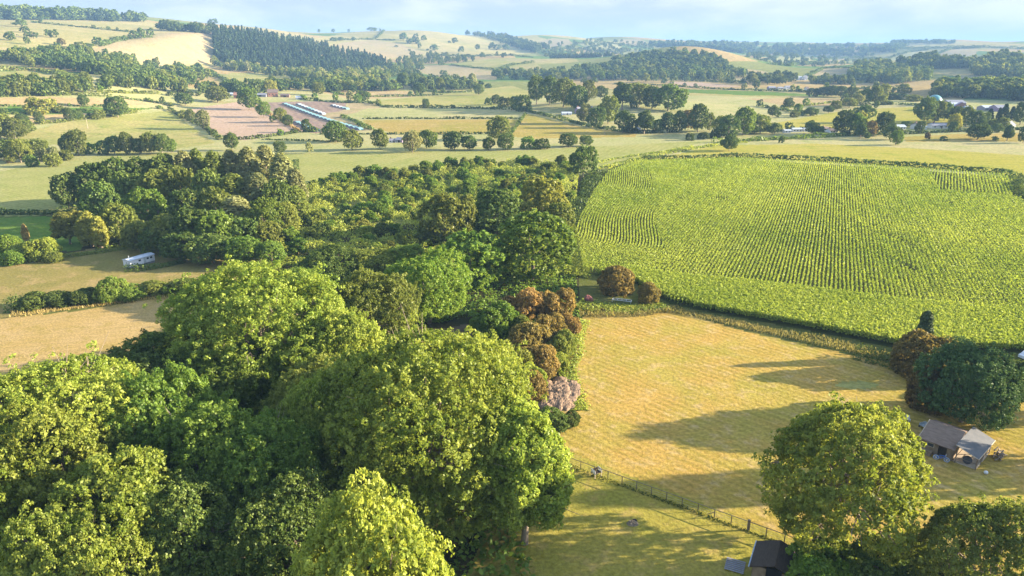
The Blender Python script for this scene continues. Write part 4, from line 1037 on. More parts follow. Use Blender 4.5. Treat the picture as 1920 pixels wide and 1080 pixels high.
row('in the hilltop grove', [(1006, 196, 34, 48, B, 'dark'), (1030, 197, 40, 46, B, 'dark'), (1056, 201, 44, 46, B, 'olive'), (1082, 207, 40, 40, B, 'dark'), (1104, 190, 26, 34, B, 'olive'), (1126, 186, 24, 22, B, 'dark'), (1166, 206, 34, 44, 'tall', 'dark'), (1198, 200, 44, 38, B, 'olive'), (1222, 204, 34, 36, B, 'dark'), (1252, 208, 56, 42, B, 'green'), (1280, 195, 14, 12, B, 'dark'), (1188, 203, 16, 14, U, 'dark')], 'lane end')
row('on the pasture before the grove', [(965, 205, 20, 22, U, 'olive'), (980, 208, 34, 26, U, 'dark'), (945, 200, 22, 16, U, 'olive'), (930, 196, 18, 16, B, 'dark'), (915, 197, 14, 12, U, 'dark')], 'open side')
row('around the tunnel farm', [(468, 206, 36, 36, B, 'green'), (495, 220, 24, 26, B, 'green'), (512, 228, 12, 10, U, 'dark'), (525, 230, 24, 24, B, 'olive'), (540, 236, 20, 18, B, 'dark'), (408, 192, 42, 26, B, 'olive'), (348, 198, 30, 20, B, 'dark'), (382, 243, 26, 32, B, 'pale'), (345, 222, 22, 14, U, 'olive'), (508, 176, 24, 22, B, 'gold'), (598, 179, 22, 22, B, 'olive'), (630, 190, 10, 14, B, 'green'), (657, 189, 14, 16, B, 'pale'), (681, 191, 22, 18, B, 'dark'), (590, 184, 12, 8, U, 'green'), (570, 186, 12, 8, U, 'green')], 'bare field end')
row('along the strips below the hill', [(80, 213, 52, 26, U, 'gold'), (110, 212, 20, 12, U, 'olive'), (221, 220, 40, 34, B, 'dark'), (185, 223, 24, 16, U, 'olive'), (42, 234, 26, 18, B, 'dark'), (8, 216, 16, 12, U, 'dark'), (300, 204, 12, 8, U, 'dark'), (320, 180, 14, 8, U, 'hedge'), (338, 180, 14, 8, U, 'hedge'), (355, 180, 16, 9, U, 'hedge'), (372, 180, 12, 8, U, 'hedge')], 'picture edge')
row('in the copse at the picture edge', [(2, 262, 46, 44, B, 'olive'), (28, 262, 40, 36, B, 'olive'), (50, 252, 28, 24, B, 'olive'), (8, 300, 40, 34, B, 'dark'), (40, 305, 44, 40, B, 'olive'), (75, 300, 44, 34, B, 'olive'), (100, 302, 26, 24, U, 'pale'), (60, 312, 26, 20, U, 'green'), (100, 312, 30, 22, U, 'olive'), (18, 306, 14, 16, 'poplar', 'straw')], 'picture edge')
row('in the field hedge above the pale crop', [(132, 290, 30, 36, B, 'dark'), (148, 292, 34, 42, B, 'olive'), (172, 288, 20, 18, U, 'fresh'), (195, 290, 26, 24, U, 'dark'), (215, 289, 30, 30, B, 'dark'), (240, 289, 30, 36, B, 'olive'), (262, 289, 26, 26, B, 'dark'), (282, 289, 32, 36, B, 'olive'), (305, 289, 32, 34, B, 'dark'), (322, 287, 18, 24, B, 'green'), (125, 300, 24, 18, U, 'olive')], 'copse end')
row('below the conifer plantation', [(770, 180, 10, 8, U, 'dark'), (787, 178, 22, 20, B, 'dark'), (831, 174, 9, 9, U, 'dark'), (886, 168, 18, 26, 'tall', 'pale'), (897, 178, 18, 18, B, 'dark'), (917, 165, 14, 8, U, 'dark'), (832, 142, 13, 9, B, 'dark'), (757, 166, 18, 26, 'tall', 'dark'), (742, 170, 12, 12, B, 'green')], 'tunnel farm end')
row('scattered before the village', [(1448, 218, 18, 16, B, 'dark'), (1457, 221, 12, 12, B, 'dark'), (1490, 220, 20, 10, U, 'olive'), (1505, 217, 10, 10, U, 'dark'), (1520, 217, 24, 14, B, 'dark'), (1553, 212, 18, 12, B, 'dark'), (1567, 207, 20, 16, B, 'olive'), (1592, 202, 26, 16, B, 'olive'), (1608, 198, 18, 20, B, 'pale')], 'grove side')
row('in the dark belt on the pale stubble', [(1524, 181, 24, 14, U, 'hedge'), (1544, 181, 24, 16, B, 'dark'), (1560, 181, 24, 18, B, 'dark'), (1576, 182, 24, 18, B, 'dark'), (1595, 186, 24, 20, B, 'dark'), (1548, 172, 12, 14, B, 'green')], 'grove side')
row('by the road to the farm', [(1623, 196, 30, 26, B, 'dark'), (1640, 196, 24, 30, B, 'olive'), (1655, 188, 20, 26, B, 'olive'), (1640, 180, 10, 22, 'tall', 'olive'), (1668, 187, 30, 12, U, 'hedge'), (1690, 187, 30, 10, U, 'hedge'), (1712, 190, 36, 11, U, 'olive'), (1676, 180, 14, 14, B, 'dark'), (1694, 178, 22, 18, B, 'olive'), (1643, 206, 8, 16, 'tall', 'dark')], 'belt side')
row('in the clump beside the caravans', [(1410, 252, 22, 16, B, 'dark'), (1452, 251, 26, 18, B, 'dark'), (1522, 251, 26, 20, B, 'dark'), (1535, 252, 20, 14, U, 'dark'), (1580, 253, 34, 40, B, 'dark'), (1602, 254, 28, 36, B, 'green'), (1620, 230, 36, 28, B, 'dark'), (1612, 250, 22, 34, 'tall', 'gold'), (1632, 256, 22, 26, B, 'brown'), (1657, 254, 34, 38, B, 'dark'), (1613, 260, 18, 28, 'tall', 'dark'), (1625, 259, 12, 10, U, 'dark'), (1672, 262, 30, 24, B, 'dark'), (1679, 272, 24, 24, B, 'green')], 'lane side')
row('in the village trees', [(1732, 232, 36, 44, B, 'dark'), (1752, 230, 30, 36, B, 'olive'), (1770, 226, 26, 30, B, 'dark'), (1790, 230, 28, 26, B, 'dark'), (1810, 238, 26, 34, B, 'olive'), (1788, 246, 24, 28, B, 'gold'), (1828, 242, 28, 30, B, 'dark'), (1842, 240, 20, 26, B, 'dark'), (1853, 232, 22, 26, C_, 'conifer'), (1870, 230, 14, 26, C_, 'conifer'), (1880, 232, 26, 34, C_, 'conifer'), (1895, 228, 20, 26, C_, 'conifer'), (1912, 234, 26, 38, B, 'dark'), (1860, 244, 20, 18, B, 'olive'), (1868, 248, 20, 16, U, 'dark'), (1832, 262, 40, 26, B, 'dark'), (1845, 260, 14, 24, 'tall', 'dark'), (1888, 264, 18, 26, 'tall', 'dark'), (1866, 263, 11, 9, U, 'dark'), (1738, 263, 9, 13, 'tall', 'brown'), (1769, 264, 13, 8, U, 'dark'), (1918, 268, 18, 28, B, 'dark'), (1700, 236, 20, 8, U, 'dark'), (1718, 238, 12, 8, U, 'olive')], 'caravan side')
row('dotted on the grassy hill', [(22, 76, 20, 14, B, 'dark'), (40, 50, 20, 12, B, 'dark'), (47, 61, 14, 10, B, 'dark'), (51, 70, 10, 9, B, 'dark'), (51, 84, 10, 13, B, 'dark'), (63, 72, 14, 11, B, 'dark'), (90, 68, 12, 11, B, 'dark'), (102, 71, 15, 13, B, 'dark'), (116, 86, 16, 12, B, 'brown'), (80, 102, 20, 15, B, 'dark'), (104, 102, 18, 14, B, 'dark'), (120, 100, 14, 10, B, 'dark'), (150, 92, 18, 12, B, 'olive'), (167, 91, 14, 9, B, 'green'), (185, 87, 18, 15, B, 'dark'), (200, 83, 14, 8, U, 'green'), (214, 78, 14, 7, U, 'dark'), (230, 76, 14, 7, U, 'dark'), (252, 74, 18, 14, B, 'dark'), (266, 73, 16, 17, B, 'dark'), (283, 69, 14, 14, B, 'dark'), (160, 108, 12, 7, U, 'dark'), (177, 106, 5, 4, U, 'dark'), (188, 106, 6, 4, U, 'dark'), (210, 108, 12, 6, U, 'dark'), (230, 123, 22, 18, B, 'dark'), (400, 46, 16, 9, B, 'dark'), (26, 46, 8, 5, U, 'dark'), (77, 41, 5, 4, U, 'dark'), (178, 52, 5, 4, U, 'dark'), (204, 55, 7, 5, U, 'dark'), (237, 59, 7, 4, U, 'dark')], 'picture edge', lod='far', noun=None)
row('dotted on the tan hill', [(757, 76, 16, 12, B, 'dark'), (770, 82, 14, 9, B, 'dark'), (779, 82, 14, 11, B, 'dark'), (780, 71, 9, 7, B, 'dark'), (795, 77, 11, 9, B, 'dark'), (787, 91, 7, 9, B, 'dark'), (802, 95, 5, 4, U, 'dark'), (815, 95, 15, 10, B, 'dark'), (843, 80, 6, 4, U, 'dark'), (853, 81, 11, 9, B, 'dark'), (865, 99, 11, 10, B, 'dark'), (895, 94, 9, 9, B, 'dark'), (905, 109, 11, 9, B, 'dark'), (922, 93, 12, 11, B, 'dark'), (933, 94, 14, 9, B, 'dark'), (948, 94, 14, 9, B, 'dark'), (932, 106, 6, 8, B, 'dark'), (945, 108, 10, 8, B, 'dark'), (625, 77, 14, 6, U, 'dark'), (640, 76, 12, 6, U, 'dark'), (662, 76, 8, 6, U, 'dark'), (598, 57, 5, 6, B, 'dark'), (625, 56, 6, 6, B, 'dark'), (654, 57, 4, 5, B, 'dark'), (697, 56, 19, 6, B, 'dark'), (713, 56, 4, 4, U, 'dark'), (743, 88, 7, 3, U, 'dark'), (768, 96, 6, 4, U, 'dark')], 'conifer plantation', lod='far')
row('along the foot of the wooded knoll', [(1095, 157, 12, 9, B, 'dark'), (1114, 157, 14, 10, B, 'dark'), (1185, 155, 18, 14, B, 'olive'), (1210, 154, 18, 14, B, 'olive'), (1225, 153, 14, 14, B, 'dark'), (1245, 158, 11, 10, B, 'dark'), (1264, 154, 14, 16, B, 'dark'), (1288, 153, 12, 10, U, 'dark'), (1374, 153, 10, 8, U, 'dark'), (1425, 155, 18, 14, B, 'dark'), (1418, 167, 12, 14, B, 'dark'), (1395, 168, 10, 10, B, 'olive')], 'tan hill end', lod='far')

# ------------------------------------------------------------------ far woods that read as one mass
wood('conifer_wood', 'dark conifer plantation covering the steep hillside', [(400, 54), (470, 60), (560, 76), (640, 95), (720, 118), (738, 136), (690, 141), (600, 138), (500, 134), (404, 116)], 1500, ['conifer'], 19, 8.5, [('conifer', .8), ('bluegreen', .2)], 31)
wood('valley_wood', 'mixed broadleaf wood along the foot of the conifer plantation', [(398, 122), (500, 136), (600, 140), (740, 138), (760, 130), (720, 158), (690, 170), (640, 172), (600, 158), (540, 146), (430, 134)], 260, ['broad', 'broad', 'tall'], 15, 12, [('dark', .45), ('olive', .4), ('pale', .15)], 32)
wood('valley_wood', 'dark tree belt behind the tunnel farm', [(420, 170), (560, 158), (640, 160), (690, 166), (760, 164), (745, 172), (640, 174), (540, 170), (500, 178), (430, 180)], 110, ['broad'], 13, 12, [('dark', .65), ('olive', .35)], 33)
wood('valley_wood', 'broadleaf wood at the foot of the golden domed field', [(725, 118), (770, 106), (800, 104), (885, 108), (890, 116), (810, 126), (770, 138), (820, 152), (890, 158), (900, 168), (760, 160), (720, 140)], 170, ['broad'], 14, 12, [('dark', .7), ('olive', .3)], 34)
wood('knoll_wood', 'rounded knoll covered in dense broadleaf wood', [(1040, 140), (1120, 130), (1180, 110), (1240, 102), (1290, 100), (1340, 112), (1370, 132), (1400, 144), (1350, 152), (1200, 150), (1080, 152), (930, 150), (925, 141)], 560, ['broad', 'broad', 'tall'], 15, 13, [('dark', .6), ('olive', .25), ('green', .15)], 35)
wood('hill_copse', 'chain of copses filling the hollow below the grassy hill', [(-60, 118), (60, 102), (110, 96), (165, 106), (230, 116), (330, 130), (400, 130), (402, 144), (340, 166), (300, 172), (200, 148), (100, 130), (0, 122), (-60, 134)], 210, ['broad'], 14, 13, [('dark', .7), ('olive', .3)], 36)
wood('hill_copse', 'belt of trees under the pale field at the hill foot', [(-60, 165), (40, 160), (90, 172), (130, 160), (210, 152), (300, 166), (320, 178), (420, 168), (440, 182), (330, 172), (250, 168), (170, 172), (100, 180), (-60, 184)], 100, ['broad'], 12, 11, [('dark', .6), ('olive', .4)], 37)
wood('ridge_wood', 'long dark strip of woodland on the skyline above the grassy hill', [(-80, 33), (60, 32), (180, 36), (272, 40), (272, 42), (100, 38), (-80, 37)], 190, ['broad', 'conifer'], 26, 22, [('dark', .7), ('conifer', .3)], 38)
wood('ridge_wood', 'short dark wood tucked under the skyline beside the conifers', [(298, 55), (345, 58), (395, 61), (390, 64), (310, 58)], 45, ['broad'], 18, 18, [('dark', .75), ('olive', .25)], 39)
wood('ridge_wood', 'bluish wood covering the dark ridge beyond the knoll', [(1190, 82), (1320, 82), (1480, 86), (1700, 87), (1690, 98), (1560, 102), (1400, 104), (1250, 96)], 520, ['broad', 'conifer'], 20, 24, [('dark', .7), ('conifer', .3)], 40, 3500)
wood('ridge_wood', 'bluish wood spilling off the tan hill toward the knoll', [(870, 62), (925, 66), (985, 80), (1030, 92), (1000, 100), (950, 84), (900, 70)], 150, ['broad'], 20, 20, [('dark', .75), ('olive', .25)], 41, 2600)
wood('hill_wood', 'wood on the slope above the orange-tan hill field', [(1680, 124), (1720, 114), (1752, 108), (1760, 116), (1800, 120), (1830, 120), (1815, 128), (1700, 131)], 150, ['broad', 'conifer'], 17, 15, [('dark', .65), ('olive', .35)], 42)
wood('hill_wood', 'big domed wood at the picture edge beyond the village', [(1800, 140), (1835, 120), (1880, 108), (1960, 110), (2060, 142), (1960, 148), (1860, 146)], 260, ['broad'], 17, 15, [('dark', .65), ('olive', .35)], 43)
wood('hill_wood', 'tree-covered spur in front of the distant slopes', [(1590, 138), (1612, 126), (1650, 122), (1700, 134), (1745, 140), (1738, 152), (1690, 158), (1620, 155), (1590, 150)], 220, ['broad'], 16, 14, [('dark', .7), ('olive', .3)], 44)
wood('valley_wood', 'long tree belt crossing the valley beyond the farm', [(1742, 168), (1830, 164), (1960, 162), (1960, 178), (1850, 178), (1760, 174)], 130, ['broad', 'tall'], 15, 13, [('dark', .6), ('olive', .4)], 45)
wood('valley_wood', 'trees crowding behind the farm buildings at the picture edge', [(1740, 178), (1790, 172), (1880, 172), (1980, 178), (1980, 192), (1860, 188), (1800, 184), (1745, 184)], 110, ['broad', 'tall'], 14, 12, [('dark', .55), ('olive', .45)], 46)
wood('hill_wood', 'scattered trees and hedges of the distant middle slopes', [(1020, 84), (1090, 76), (1180, 78), (1230, 92), (1180, 100), (1110, 118), (1040, 112), (1010, 96)], 130, ['broad', 'bush'], 14, 14, [('dark', .75), ('olive', .25)], 47, 2400)
wood('hill_wood', 'scattered trees on the far slopes beyond the village', [(1390, 112), (1480, 104), (1600, 108), (1640, 116), (1560, 126), (1480, 134), (1420, 130)], 70, ['broad', 'bush'], 14, 14, [('dark', .75), ('olive', .25)], 48, 2300)
wood('valley_wood', 'tree belt behind the village houses beyond the grove', [(1400, 150), (1470, 146), (1500, 152), (1470, 158), (1410, 160)], 40, ['broad'], 14, 13, [('dark', .7), ('olive', .3)], 49)
wood('valley_wood', 'tree belt below the small golden valley field', [(740, 160), (820, 156), (900, 162), (905, 170), (800, 170)], 60, ['broad', 'tall'], 15, 12, [('dark', .6), ('olive', .4)], 50)
wood('valley_wood', 'short row of trees in front of the distant golden field', [(1518, 153), (1598, 155), (1598, 159), (1520, 158)], 28, ['broad'], 13, 11, [('dark', .65), ('olive', .35)], 51)
wood('hill_wood', 'small dark woods scattered on the far hillside fields', [(1010, 100), (1100, 96), (1180, 100), (1120, 118), (1030, 116)], 70, ['broad'], 14, 14, [('dark', .7), ('olive', .3)], 52, 2300)
wood('hill_wood', 'thin lines of trees on the far slopes under the dark ridge', [(1400, 104), (1520, 100), (1640, 102), (1640, 106), (1520, 105), (1400, 109)], 80, ['broad'], 14, 15, [('dark', .8), ('olive', .2)], 53, 2500)
wood('ridge_wood', 'low dark strip of wood on the skyline of the pale moor', [(1670, 80), (1740, 79), (1790, 81), (1790, 82), (1670, 82)], 60, ['broad'], 16, 20, [('dark', 1)], 54, 3800)
# ------------------------------------------------------------------ built things
M = {
    'wood': plain_mat('weathered_timber', (.30, .22, .14), (.20, .145, .09), scale=2, stretch=(1, 6, .6)),
    'darkwood': plain_mat('dark_timber', (.085, .062, .045), (.05, .036, .028), scale=2, stretch=(6, 1, .6)),
    'palewood': plain_mat('pale_timber', (.55, .46, .34), (.42, .34, .24), scale=2, stretch=(1, 1, 1)),
    'post': plain_mat('fence_timber', (.30, .24, .17), (.19, .15, .11), scale=4),
    'shingle': plain_mat('brown_felt_roof', (.27, .19, .14), (.19, .135, .10), scale=1.2, stretch=(1, 3, 1)),
    'sheet': plain_mat('grey_roof_sheet', (.125, .125, .125), (.09, .095, .10), rough=.6, scale=1.0, spec=.3),
    'white': plain_mat('white_paint', (.78, .79, .80), (.70, .71, .72), rough=.5, scale=.6),
    'metal': plain_mat('galvanised_metal', (.52, .56, .62), (.45, .49, .55), rough=.35, scale=.7, spec=.6),
    'black': plain_mat('dark_opening', (.02, .02, .02), (.015, .015, .015)),
    'blue': plain_mat('blue_plastic', (.05, .16, .52), (.04, .13, .45), rough=.35, spec=.5),
    'tarp': plain_mat('pale_blue_sheet', (.42, .50, .62), (.34, .42, .55), rough=.5),
    'rubber': plain_mat('grey_rubber', (.09, .09, .10), (.06, .06, .065), rough=.6),
    'brick': plain_mat('red_brick', (.36, .19, .14), (.30, .155, .11), scale=3),
    'tile': plain_mat('brown_roof_tile', (.20, .15, .13), (.16, .12, .105), scale=3),
    'slate': plain_mat('grey_slate', (.28, .28, .31), (.22, .22, .25), scale=2, rough=.6),
    'render': plain_mat('cream_render', (.72, .69, .62), (.65, .62, .55), scale=.8),
    'glass': plain_mat('window_glass', (.05, .07, .09), (.04, .05, .07), rough=.1, spec=.8),
    'teal': plain_mat('turquoise_cover', (.19, .34, .335), (.26, .42, .41), rough=.5),
    'cover': plain_mat('white_cover', (.5, .53, .53), (.42, .47, .49), rough=.5),
    'dome': plain_mat('teal_dome_skin', (.14, .34, .35), (.11, .29, .31), rough=.4),
    'purple': plain_mat('mauve_sheet_wall', (.36, .26, .36), (.30, .22, .31), scale=1),
    'straw': plain_mat('pale_cuttings', (.34, .225, .135), (.19, .125, .08), scale=2.5),
    'earth': plain_mat('loose_earth', (.34, .26, .18), (.22, .17, .12), scale=3),
}
def local(p, rz):
    c, s = math.cos(rz), math.sin(rz)
    return lambda x, y: (p[0] + c * x - s * y, p[1] + s * x + c * y)

# open-sided timber shed with a felt roof and a lower grey lean-to pen
def shed():
    a = at(1824, 880); b = at(1735, 856); e = at(1862, 836)         # front corner, far front end, pen corner
    rz = RAD(-48)                                                    # +x runs along the front toward the corner
    t = empty('shed', tuple(a), rz)
    tag(t, 'open-fronted timber shed with brown felt roof and grey-roofed pen', 'shed')
    LN, DP = 7.2, 6.6
    w = MB()
    w.box((-LN / 2 - 1.6, DP, 1.2), (LN - 3.2, .1, 2.4)); w.box((-LN, DP / 2, 1.2), (.1, DP - .12, 2.4)); w.box((-2.9, DP / 2, 1.25), (.1, DP - .12, 2.5))
    w.box((-LN + 1.2, .02, 1.1), (2.3, .1, 2.2)); w.box((-3.3, .02, 1.15), (.8, .1, 2.3))
    w.build('wall', M['wood'], t)
    d = MB(); d.box((-4.3, .55, 1.05), (1.3, .06, 2.1)); d.build('back_boards', M['darkwood'], t)
    r = MB()
    rz_, ov = 3.7, .45
    r.prism([(-ov, 2.15), (DP * .55, rz_), (DP + ov, 2.35), (DP + ov, 2.25), (DP * .55, rz_ - .12), (-ov, 2.03)], 'x', -LN - .4, -2.62)
    r.build('roof', M['shingle'], t)
    f = MB(); f.bar((-LN - .45, -ov, 2.12), (-LN - .45, DP * .55, rz_ + .02), .07, 4); f.build('bargeboard', M['palewood'], t)
    p = MB()
    p.prism([(-2.58, 3.3), (.55, 2.25), (.55, 2.17), (-2.58, 3.22)], 'y', -.75, DP + .55)
    p.build('lean_to_roof', M['sheet'], t)
    e2 = MB(); e2.bar((.58, -.78, 2.2), (.58, DP + .58, 2.2), .06, 4); e2.bar((-2.56, -.78, 3.28), (.55, -.78, 2.22), .06, 4); e2.build('roof_edge', M['palewood'], t)
    for i, (x, y) in enumerate([(.3, .05), (.3, DP * .33), (.3, DP * .66), (.3, DP), (-2.4, .05)]):
        q = MB(); q.box((x, y, 1.1 if x > 0 else 1.5), (.13, .13, 2.2 if x > 0 else 3.0)); q.build('post', M['post' if i else 'wood'], t)
    g = MB()
    for z in (.35, .75, 1.15):
        g.bar((.3, .1, z), (.3, DP, z), .03, 4)
    g.bar((-2.4, .05, .95), (.3, .05, .95), .035, 4); g.build('pen_rail', M['post'], t)
    k = MB(); k.box((.3, DP / 2 + 1.2, .3), (.06, 2.6, .55)); k.box((.3, 1.1, .22), (.06, 1.9, .4)); k.build('kickboard', M['palewood'], t)
    s = MB(); s.box((-1.25, DP * .5, .06), (3.0, DP - .3, .12)); s.build('pen_floor', M['palewood'], t)
    wn = MB(); wn.box((-LN + 1.3, -.06, 1.5), (1.0, .08, .7)); wf = wn.build('window', M['palewood'], t)
    wg = MB(); wg.box((-LN + 1.3, -.12, 1.5), (.8, .05, .5)); wg.build('pane', M['glass'], wf)
    loc = local(a, rz)
    # things left against the shed
    x, y = loc(-3.9, -.9)
    bike(x, y, rz + .25)
    x, y = loc(-1.1, .9)
    tb = MB(); tb.bar((0, 0, .0), (0, 0, .18), .62, 20); tb.bar((0, 0, .18), (0, 0, .26), .62, 20, .5)
    o = tb.build('tub', M['rubber'], None); o.location = (x, y, .72); o.rotation_euler = (RAD(68), 0, rz + .3)
    tag(o, 'round dark grey tub leaning on its side inside the pen', 'tub')
    x, y = loc(-LN + 1.0, -.7)
    bx = MB(); bx.box((0, 0, .35), (1.5, .7, .7)); bx.box((0, 0, .73), (1.6, .8, .06)); o = bx.build('storage_chest', M['wood'], None, loc=(x, y, 0), rot=(0, 0, rz))
    tag(o, 'low grey-brown storage chest under the shed window', 'chest')
    x, y = loc(1.5, DP - .5)
    t2 = empty('log_pile', (x, y, 0), rz); tag(t2, 'jumble of split logs stacked beside the grey-roofed pen', 'log pile')
    r_ = np.random.default_rng(4)
    lg = MB()
    for i in range(26):
        c = Vector((r_.uniform(-.7, .7), r_.uniform(-1.1, 1.1), .15 + .9 * r_.random())); dd = Vector((r_.normal(0, .3), 1, r_.normal(0, .3))).normalized() * .45
        lg.bar(c - dd, c + dd, .11, 6)
    lg.build('logs', M['earth'], t2)
def bike(x, y, rz):
    t = empty('pedal_bike', (x, y, 0), rz); tag(t, 'blue and white pedal bike lying against the shed front', 'bike')
    def wheel(cx, z, r):
        m = MB(); n = 18
        for k in range(n):
            a0, a1 = 2 * math.pi * k / n, 2 * math.pi * (k + 1) / n
            m.bar((cx + r * math.cos(a0), 0, z + r * math.sin(a0)), (cx + r * math.cos(a1), 0, z + r * math.sin(a1)), .07, 5)
        w = m.build('wheel', M['tarp'], t)
        h = MB(); h.bar((cx, -.07, z), (cx, .07, z), .09, 8)
        for k in range(8): h.bar((cx, 0, z), (cx + r * math.cos(k * .785), 0, z + r * math.sin(k * .785)), .012, 4)
        h.build('hub', M['white'], w)
    wheel(-.75, .36, .34); wheel(.62, .36, .34)
    f = MB()
    for p, q in (((-.75, 0, .36), (-.25, 0, .85)), ((-.25, 0, .85), (.35, 0, .9)), ((.35, 0, .9), (.62, 0, .36)), ((-.1, 0, .4), (.35, 0, .85)), ((-.25, 0, .85), (-.1, 0, .4)), ((-.75, 0, .36), (-.1, 0, .4))):
        f.bar(p, q, .06, 6)
    f.build('frame', M['blue'], t)
    s = MB(); s.box((-.3, 0, .98), (.34, .16, .08)); s.build('saddle', M['rubber'], t)
    h = MB(); h.bar((.42, -.32, 1.08), (.42, .32, 1.08), .03, 6); h.bar((.36, 0, .85), (.42, 0, 1.08), .03, 6); h.build('handlebar', M['white'], t)
shed()

# dark hut at the bottom edge
def hut():
    a = at(1402, 1066); b = at(1432, 1026)
    rz = RAD(-28)
    p = at(1452, 1080)
    t = empty('hut', tuple(p), rz); tag(t, 'small dark-roofed timber hut in front of the big ash tree', 'hut')
    w, d, h, rg = 4.6, 4.2, 2.3, 3.3
    wl = MB(); wl.box((-w / 2, 0, h / 2), (.1, d, h)); wl.box((w / 2, 0, h / 2), (.1, d, h)); wl.box((0, d / 2, h / 2), (w - .12, .1, h)); wl.box((-w / 2 + .75, -d / 2, h / 2), (1.4, .1, h)); wl.box((w / 2 - .75, -d / 2, h / 2), (1.4, .1, h))
    wl.build('wall', M['wood'], t)
    op = MB(); op.box((0, -d / 2 + .3, h / 2), (1.7, .05, h)); op.build('doorway', M['black'], t)
    r = MB(); r.prism([(-w / 2 - .35, h - .1), (0, rg), (w / 2 + .35, h - .1), (w / 2 + .35, h - .2), (0, rg - .12), (-w / 2 - .35, h - .2)], 'y', -d / 2 - .4, d / 2 + .4)
    r.build('roof', M['darkwood'], t)
    e = MB(); e.bar((-w / 2 - .4, -d / 2 - .4, h - .12), (-w / 2 - .4, d / 2 + .4, h - .12), .08, 6); e.build('gutter', M['tarp'], t)
    q = at(1378, 1062)
    pl = empty('pallet', (q[0], q[1], 0), RAD(-25)); tag(pl, 'grey slatted pallet lying in the shade beside the hut', 'pallet')
    s = MB()
    for k in range(7): s.box((0, -1.0 + k * .33, .16), (2.2, .2, .04))
    s.build('slats', M['slate'], pl)
    s = MB()
    for x in (-.95, 0, .95): s.box((x, 0, .07), (.12, 2.2, .13))
    s.build('bearers', M['post'], pl)
hut()

# post fence along the meadow
def fence():
    A = at(1040, 862); Bq = at(1470, 1018); C2 = at(1640, 1075)
    t = empty('fence', tuple(A)); tag(t, 'post and rail fence with dark kickboard between the meadow and the paddock', 'fence')
    pts = []
    n = 15
    for k in range(n + 1): pts.append(A + (Bq - A) * k / n)
    d = (Bq - A) / n
    for k in range(1, 6): pts.append(Bq + d * k)
    rail = MB(); base = MB(); wires = MB()
    for k, p in enumerate(pts):
        q = p - A; thick = k == 13
        m = MB(); m.box((q[0], q[1], .62 if not thick else .75), (.1 if not thick else .28, .1 if not thick else .28, 1.3 if not thick else 1.6)); m.build('post', M['post'], t)
        if k + 1 < len(pts):
            q2 = pts[k + 1] - A
            rail.bar((q[0], q[1], 1.27), (q2[0], q2[1], 1.27), .05, 5)
            for z in (.45, .8): wires.bar((q[0], q[1], z), (q2[0], q2[1], z), .007, 4)
    rail.build('top_rail', M['post'], t); wires.build('wire', M['metal'], t)
    q = pts[11] - A; b = pts[10] - A
    s = MB(); s.bar((q[0], q[1], .85), tuple(b * .45 + q * .55)[:2] + (.1,), .05, 5); s.build('brace', M['post'], t)
    W = np.array(pts)
    V, Q, T = strip_leaves(W + d * .0 + np.array([-.05, -.35, 0]), .26, .5, .12, 26, np.random.default_rng(8))
    o0 = W[8]
    tag(obj('rank_grass', mesh_np('rank_grass', V - o0, Q, T), L['hedge'], None, tuple(o0)), 'dark rank grass growing along the foot of the post fence', None, None, 'stuff')
fence()

def heap():
    c = at(1047, 738); r = np.random.default_rng(12); n = 84
    u = np.linspace(-1, 1, n); X, Y = np.meshgrid(u * 3.9, u * 8.0, indexing='ij')
    a = np.arctan2(Y / 8, X / 3.9); q = np.hypot(X / 3.9, Y / 8)
    edge = .78 + .12 * np.sin(2 * a + 1) + .09 * np.sin(5 * a) + .05 * np.sin(9 * a + 2)
    Z = np.full(X.shape, -.2)
    for k in range(210):
        t_ = r.uniform(0, 6.28); f = math.sqrt(r.random()) * .98
        e = .78 + .12 * math.sin(2 * t_ + 1) + .09 * math.sin(5 * t_)
        cx, cy = 3.9 * f * e * math.cos(t_), 8 * f * e * math.sin(t_)
        rr = r.uniform(.35, 1.3); hh = r.uniform(.2, .62) + .35 * (1 - f)
        sx = r.uniform(.6, 1.6)
        d = ((X - cx) / (rr * sx)) ** 2 + ((Y - cy) / (rr / sx * 1.4)) ** 2
        Z = np.maximum(Z, hh * np.sqrt(np.clip(1 - d, 0, 1)) - .2 * (d > 1))
    Z = Z + r.normal(0, .045, Z.shape) * (Z > 0)
    idx = np.arange(n * n).reshape(n, n)
    Q = np.stack([idx[:-1, :-1], idx[1:, :-1], idx[1:, 1:], idx[:-1, 1:]], -1).reshape(-1, 4)
    V = np.stack([X, Y, Z], -1).reshape(-1, 3)
    Q = Q[V[Q][:, :, 2].max(1) > 0]
    used, inv = np.unique(Q.ravel(), return_inverse=True)
    o = obj('cuttings_heap', mesh_np('cuttings_heap', V[used], inv.reshape(-1, 4)), M['straw'], None, tuple(c), (0, 0, -.12))
    tag(o, 'pale pinkish heap of dry cuttings at the meadow edge under the rust shrubs', 'heap')
